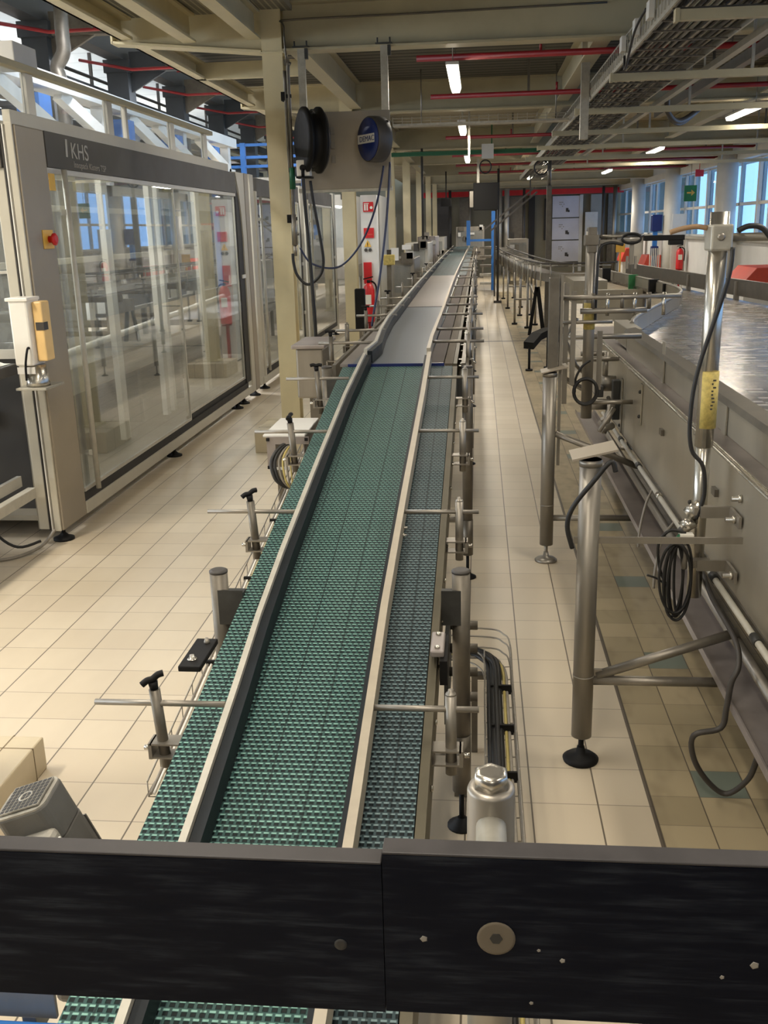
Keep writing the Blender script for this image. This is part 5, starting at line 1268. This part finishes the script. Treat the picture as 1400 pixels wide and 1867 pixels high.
cover(4.25, 5.0, 16.6, .62, .93, 1.2, 'biggest red sloping cover by the window wall, right of the near sensor post')
cover(4.50, 5.0, 28.0, .46, .82, 1.0, 'red sloping cover left of the narrow blue machine')
cover(4.45, 5.0, 31.9, .52, .92, 1.0, 'farthest red sloping cover, under the yellow plate')
solo('yellow_plate', MB().box(4.02, 4.28, 30.0, 30.03, .86, 1.10).box(4.13, 4.17, 30.0, 30.03, 0, .86), M['yellow'], 'small yellow plate on a stand before the far red cover', 'plate')
solo('wall_picture', MB().box(3.9, 4.35, 37.7, 37.78, 1.18, 2.1), M['offwhite'], 'pale framed notice on the far wall right of the white doors', 'notice')

# ================================================================== LEFT AND FAR MACHINES
yp = empty('pedestal_button_post', (-.755, 8.5, .95), 'mustard button box on a slim post left of the level conveyor', 'post')
part('post', MB().box(-.775, -.735, 8.48, 8.52, .0, 1.385), M['steel_dark'], yp)
part('box', MB().box(-.80, -.705, 8.44, 8.5, 1.385, 1.47), M['yellow_tape'], yp, bev=.006)
part('cap', MB().box(-.77, -.735, 8.45, 8.5, 1.47, 1.51), M['charcoal'], yp)
dp = empty('drive_guard', (-.86, 5.0, .5), 'grey drive box with a black handle wheel left of the conveyor joint', 'drive')
part('box', MB().box(-.98, -.83, 5.2, 5.6, .80, 1.07), M['steel'], dp, bev=.01)
part('cover', MB().box(-1.0, -.82, 5.18, 5.62, 1.07, 1.09), M['sheet_lilac'], dp, bev=.004)
part('stand', MB().box(-.94, -.88, 5.35, 5.42, 0, .80), M['steel_dark'], dp)
bk = empty('black_guard_plate', (-1.12, 8.8, .6), 'upright black plate standing in front of the fire extinguisher cabinet', 'plate')
part('plate', MB().box(-1.00, -.915, 8.0, 8.05, .88, 1.22), M['black'], bk, bev=.01)
part('stand', MB().box(-.97, -.94, 8.01, 8.04, 0, .88), M['steel_dark'], bk)
def unit(x0, x1, y0, y1, z, mt, label, name='line_machine', extra=0):
    u = empty(name, ((x0+x1)/2, (y0+y1)/2, 0), label, 'machine')
    part('housing', MB().box(x0, x1, y0, y1, z*.45, z), M[mt], u, bev=.01)
    part('bed', MB().box(x0-.05, x1+.05, y0-.1, y1+.1, z*.36, z*.45), M['steel'], u)
    for x in (x0+.05, x1-.05):
        for y in (y0+.05, y1-.05): part('leg', MB().box(x-.025, x+.025, y-.025, y+.025, 0, z*.36), M['steel_dark'], u)
    part('window', MB().box(x0+.06, x1-.06, y0-.012, y0, z*.6, z*.92), M['glass_hood'], u)
    for j in range(extra):
        r = random.Random(j+int(y0*10)); part('fitting', MB().cbox((x0+(x1-x0)*r.random(), y0-.03, z*(.5+.6*r.random())), .08+.1*r.random(), .08, .05+.16*r.random()), M[('offwhite', 'steel_dark', 'steel', 'charcoal')[j % 4]], u)
    return u
unit(-1.32, -.95, 15.0, 16.4, 1.25, 'steel', 'low steel line machine just behind the fire cabinet, left of the conveyor', extra=5)
unit(-1.35, -.92, 18.6, 20.4, 1.42, 'alu', 'pale boxy line machine between the fourth and third cream columns', extra=7)
unit(-1.35, -.95, 22.4, 24.4, 1.5, 'sheet_lilac', 'white-topped line machine beside the far left columns', extra=6)
unit(-1.3, -.9, 27, 29, 1.45, 'alu', 'farthest pale line machine left of the conveyor', extra=5)
unit(-3.4, -2.3, 18.2, 22.5, 2.3, 'alu', 'tall pale cabinet machine beyond the glass-fronted sections', extra=6)
unit(-3.4, -2.3, 23.5, 28.5, 2.0, 'sheet', 'dark windowed machine in the distance behind the left columns', extra=5)
unit(-.75, .2, 34.2, 35.5, 1.7, 'steel', 'grey machine standing across the far end of the conveyor', extra=9)
unit(.9, 1.5, 30.5, 32.0, 1.3, 'steel', 'grey cabinet machine at the far end of the aisle', extra=5)
# far pipes and racks in front of the back wall
RISERS = ((-1.0, .05, 'charcoal', 'slim dark riser pipe at the far wall, leftmost of the row'), (-.3, .04, 'steel', 'slim steel riser pipe at the far wall, second from the left'),
    (.75, .09, 'galv', 'wide galvanised riser pipe at the far wall'), (1.0, .09, 'alu', 'wide pale riser pipe at the far wall'), (1.6, .05, 'charcoal', 'dark riser pipe left of the white far doors'),
    (4.35, .05, 'charcoal', 'slim dark riser pipe right of the framed notice'), (4.75, .07, 'steel', 'grey riser pipe at the far wall nearest the windows'))
for x, r_, mt, lb in RISERS: solo('riser_pipe', MB().cyl((x, 36.2, 0), (x, 36.2, 2.94), r_, 10), M[mt], lb, 'pipe')
# blue gantry and racks in the hall beyond the packing machine
bg_ = empty('blue_gantry', (-5.0, 20.5, 0), 'bright blue railing gantry beyond the packing machine', 'gantry')
for z in (3.42, 3.18, 3.0): part('rail', MB().box(-5.55, -3.6, 20.98, 21.02, z-.028, z+.028), M['blue'], bg_)
for x in (-5.5, -4.85, -4.2, -3.6): part('post', MB().box(x-.05, x+.05, 20.95, 21.05, 0, 3.46), M['blue'], bg_)
part('walkway', MB().box(-5.55, -3.6, 21.05, 22.2, 2.7, 2.78), M['galv'], bg_)
rk = empty('pallet_rack', (-8.8, 19, 0), 'long rack of pale and brown goods in the bright hall behind the packing machine', 'rack')
for z in (1.4, 2.5, 3.4): part('shelf', MB().box(-9.5, -8.3, 8, 34, z, z+.1), M['steel_dark'], rk)
for y in range(8, 35, 3): part('upright', MB().box(-8.4, -8.25, y, y+.12, 0, 4.3), M['steel'], rk)
mts = ('offwhite', 'cable_yellow', 'galv', 'red_cover', 'white', 'wall_grey')
for i in range(40):
    r = random.Random(i+90); y = 8.3 + 1.25*(i % 20); z = (1.5, 2.6)[i//20]; h = r.uniform(.4, .8)
    solo('goods_carton', MB().box(-9.3, -8.5, y, y+.95, z+.002, z+h), M[mts[r.randrange(6)]], 'boxed goods on the long rack in the hall beyond the packing machine', 'box', 'goods on the hall rack')
wk = empty('pipe_bridge', (-7.2, 16, 3.6), 'dark pipe and cable bridge running through the hall above the packing machine', 'pipe bridge')
for j, (x, z, r_) in enumerate(((-7.3, 3.85, .05), (-7.1, 3.98, .04), (-6.9, 3.70, .06), (-7.5, 4.1, .04), (-6.7, 4.15, .035), (-6.75, 3.92, .05), (-7.45, 3.7, .07), (-7.0, 4.2, .05), (-7.25, 4.32, .06), (-6.8, 4.38, .03))):
    part('pipe', MB().cyl((x, 2, z), (x, 34, z), r_, 8), M[('charcoal', 'galv', 'steel_dark', 'charcoal', 'galv', 'ink_steel', 'charcoal', 'steel_dark', 'ink_steel', 'charcoal')[j]], wk)
part('tray', MB().box(-7.6, -7.2, 2, 34, 3.48, 3.60), M['ink_steel'], wk)
part('tray', MB().box(-6.62, -6.42, 2, 34, 3.95, 4.12), M['ink_steel'], wk)
for y in range(3, 34, 2): part('hanger', MB().box(-7.55, -6.65, y, y+.06, 3.60, 3.66).box(-7.2, -7.15, y, y+.06, 3.6, 4.95), M['charcoal'], wk)
ad = solo('hanging_air_duct', MB().tube([(-5.1, 12.5, 2.6), (-5.1, 12.5, 3.45), (-5.13, 12.5, 3.68), (-5.03, 12.5, 3.85), (-5.02, 12.5, 4.10), (-5.02, 12.6, 4.9)], .085, 14), M['steel_dark'], 'bent grey air duct rising behind the hood of the packing machine', 'duct')
# pale handling machine inside the hood region
hm = empty('handling_robot', (-4.6, 13, 0), 'white handling gantry with blue drives seen through the hood glass of the packing machine', 'machine')
for y in (9.0, 12.4, 15.8, 18.6): part('leg', MB().box(-4.7, -4.55, y-.08, y+.08, 0, 3.2), M['offwhite'], hm)
part('beam', MB().box(-4.75, -4.5, 8.6, 19, 3.2, 3.36), M['offwhite'], hm)
part('lower_beam', MB().box(-4.72, -4.55, 8.6, 19, 2.72, 2.82), M['white'], hm)
for y in (9.6, 11.2, 13.4, 14.6, 16.8): part('arm', MB().bar((-4.62, y, 3.2), (-4.35, y+.75, 2.75), .12, .12), M['white'], hm)
for y in (10.4, 13.0, 15.2, 17.4): part('blue_unit', MB().box(-4.75, -4.5, y, y+.3, 2.82, 3.12), M['blue'], hm)
# ================================================================== CAMERA AND LIGHT
cam = bpy.data.cameras.new('camera'); co = bpy.data.objects.new('camera', cam); COL.objects.link(co)
R = V((.99535749, .09283928, -.02538379)); U = V((-.00167517, .28040701, .95987973)); Fw = V((-.09623234, .95538096, -.27926074))
mw = Matrix((R, U, -Fw)).transposed().to_4x4(); mw.translation = V((0, 0, 1.675)); co.matrix_world = mw
cam.sensor_fit = 'HORIZONTAL'; cam.sensor_width = 36; cam.lens = 1770/1400*36; cam.clip_start = .02; cam.clip_end = 200
SC.camera = co
w = bpy.data.worlds.new('daylight'); SC.world = w; w.use_nodes = True
bg = w.node_tree.nodes['Background']; bg.inputs[0].default_value = lin((206, 228, 250)); bg.inputs[1].default_value = 4.0
def area(name, loc, sx, sy, power, col, rot=(0,0,0)):
    l = bpy.data.lights.new(name, 'AREA'); l.shape = 'RECTANGLE'; l.size = sx; l.size_y = sy; l.energy = power; l.color = lin(col)[:3]
    o = bpy.data.objects.new(name, l); COL.objects.link(o); o.location = loc; o.rotation_euler = rot; return o
WARM = (255, 245, 228)
for x, y, p in ((-.2, 8.7, 34), (-.2, 12.9, 46), (-.2, 18.6, 60), (-.2, 24, 70), (3.0, 12.2, 46), (3.0, 18.0, 60), (1.3, 20.3, 55), (1.3, 26.2, 70), (3.0, 24.5, 70), (.6, 32, 110), (3.4, 32, 110)):  # entries without a tube lamp are fill added for the far end
    area('lamp_and_fill_light', (x, y, 2.80), .12, 1.2, p, WARM)
# extra unseen luminaires on this side of the first beam
for x, y, p in ((-.9, 2.6, 34), (-.3, 5.6, 18), (1.6, 3.2, 44), (-.3, .6, 44), (1.8, .4, 30), (-1.6, -1.4, 46), (2.9, 6.5, 44), (3.2, 9.4, 38), (.4, -2.4, 40)):
    area('lamp_and_fill_light', (x, y, 2.85), .14, 1.3, p, WARM)
for y in (6.4, 8.7, 12, 15.2): area('machine_pale_fill', (-2.95, y, 2.16), .1, 1.6, 30, (250, 250, 245), (0, -.5, 0))  # fill lights added to brighten the machine interior
area('hall_unseen_light', (-3.5, 2.3, 4.0), .5, 1.4, 310, WARM, (0, .42, 0))
# unseen fill lights added to brighten the hall and the packing machine
for x, y, p in ((-4.4, 6, 130), (-4.2, 11, 170), (-4.6, 17, 260), (-8.5, 10, 1100), (-8.5, 18, 1100), (-8.5, 27, 1100)):
    area('hall_unseen_light', (x, y, 4.25), .3, 1.5, p, (250, 250, 255))
area('hall_daylight_fill', (-12.7, 14, 2.15), 1.5, 34, 2600, (238, 246, 255), (0, -PI/2*1.12, 0))  # fill added inside the hall windows to strengthen daylight on the roof
vs = SC.view_settings
SC.display_settings.display_device = 'sRGB'
vs.view_transform = 'Standard'; vs.look = 'None'; vs.gamma = 1; vs.exposure = -0.3; vs.use_curve_mapping = False
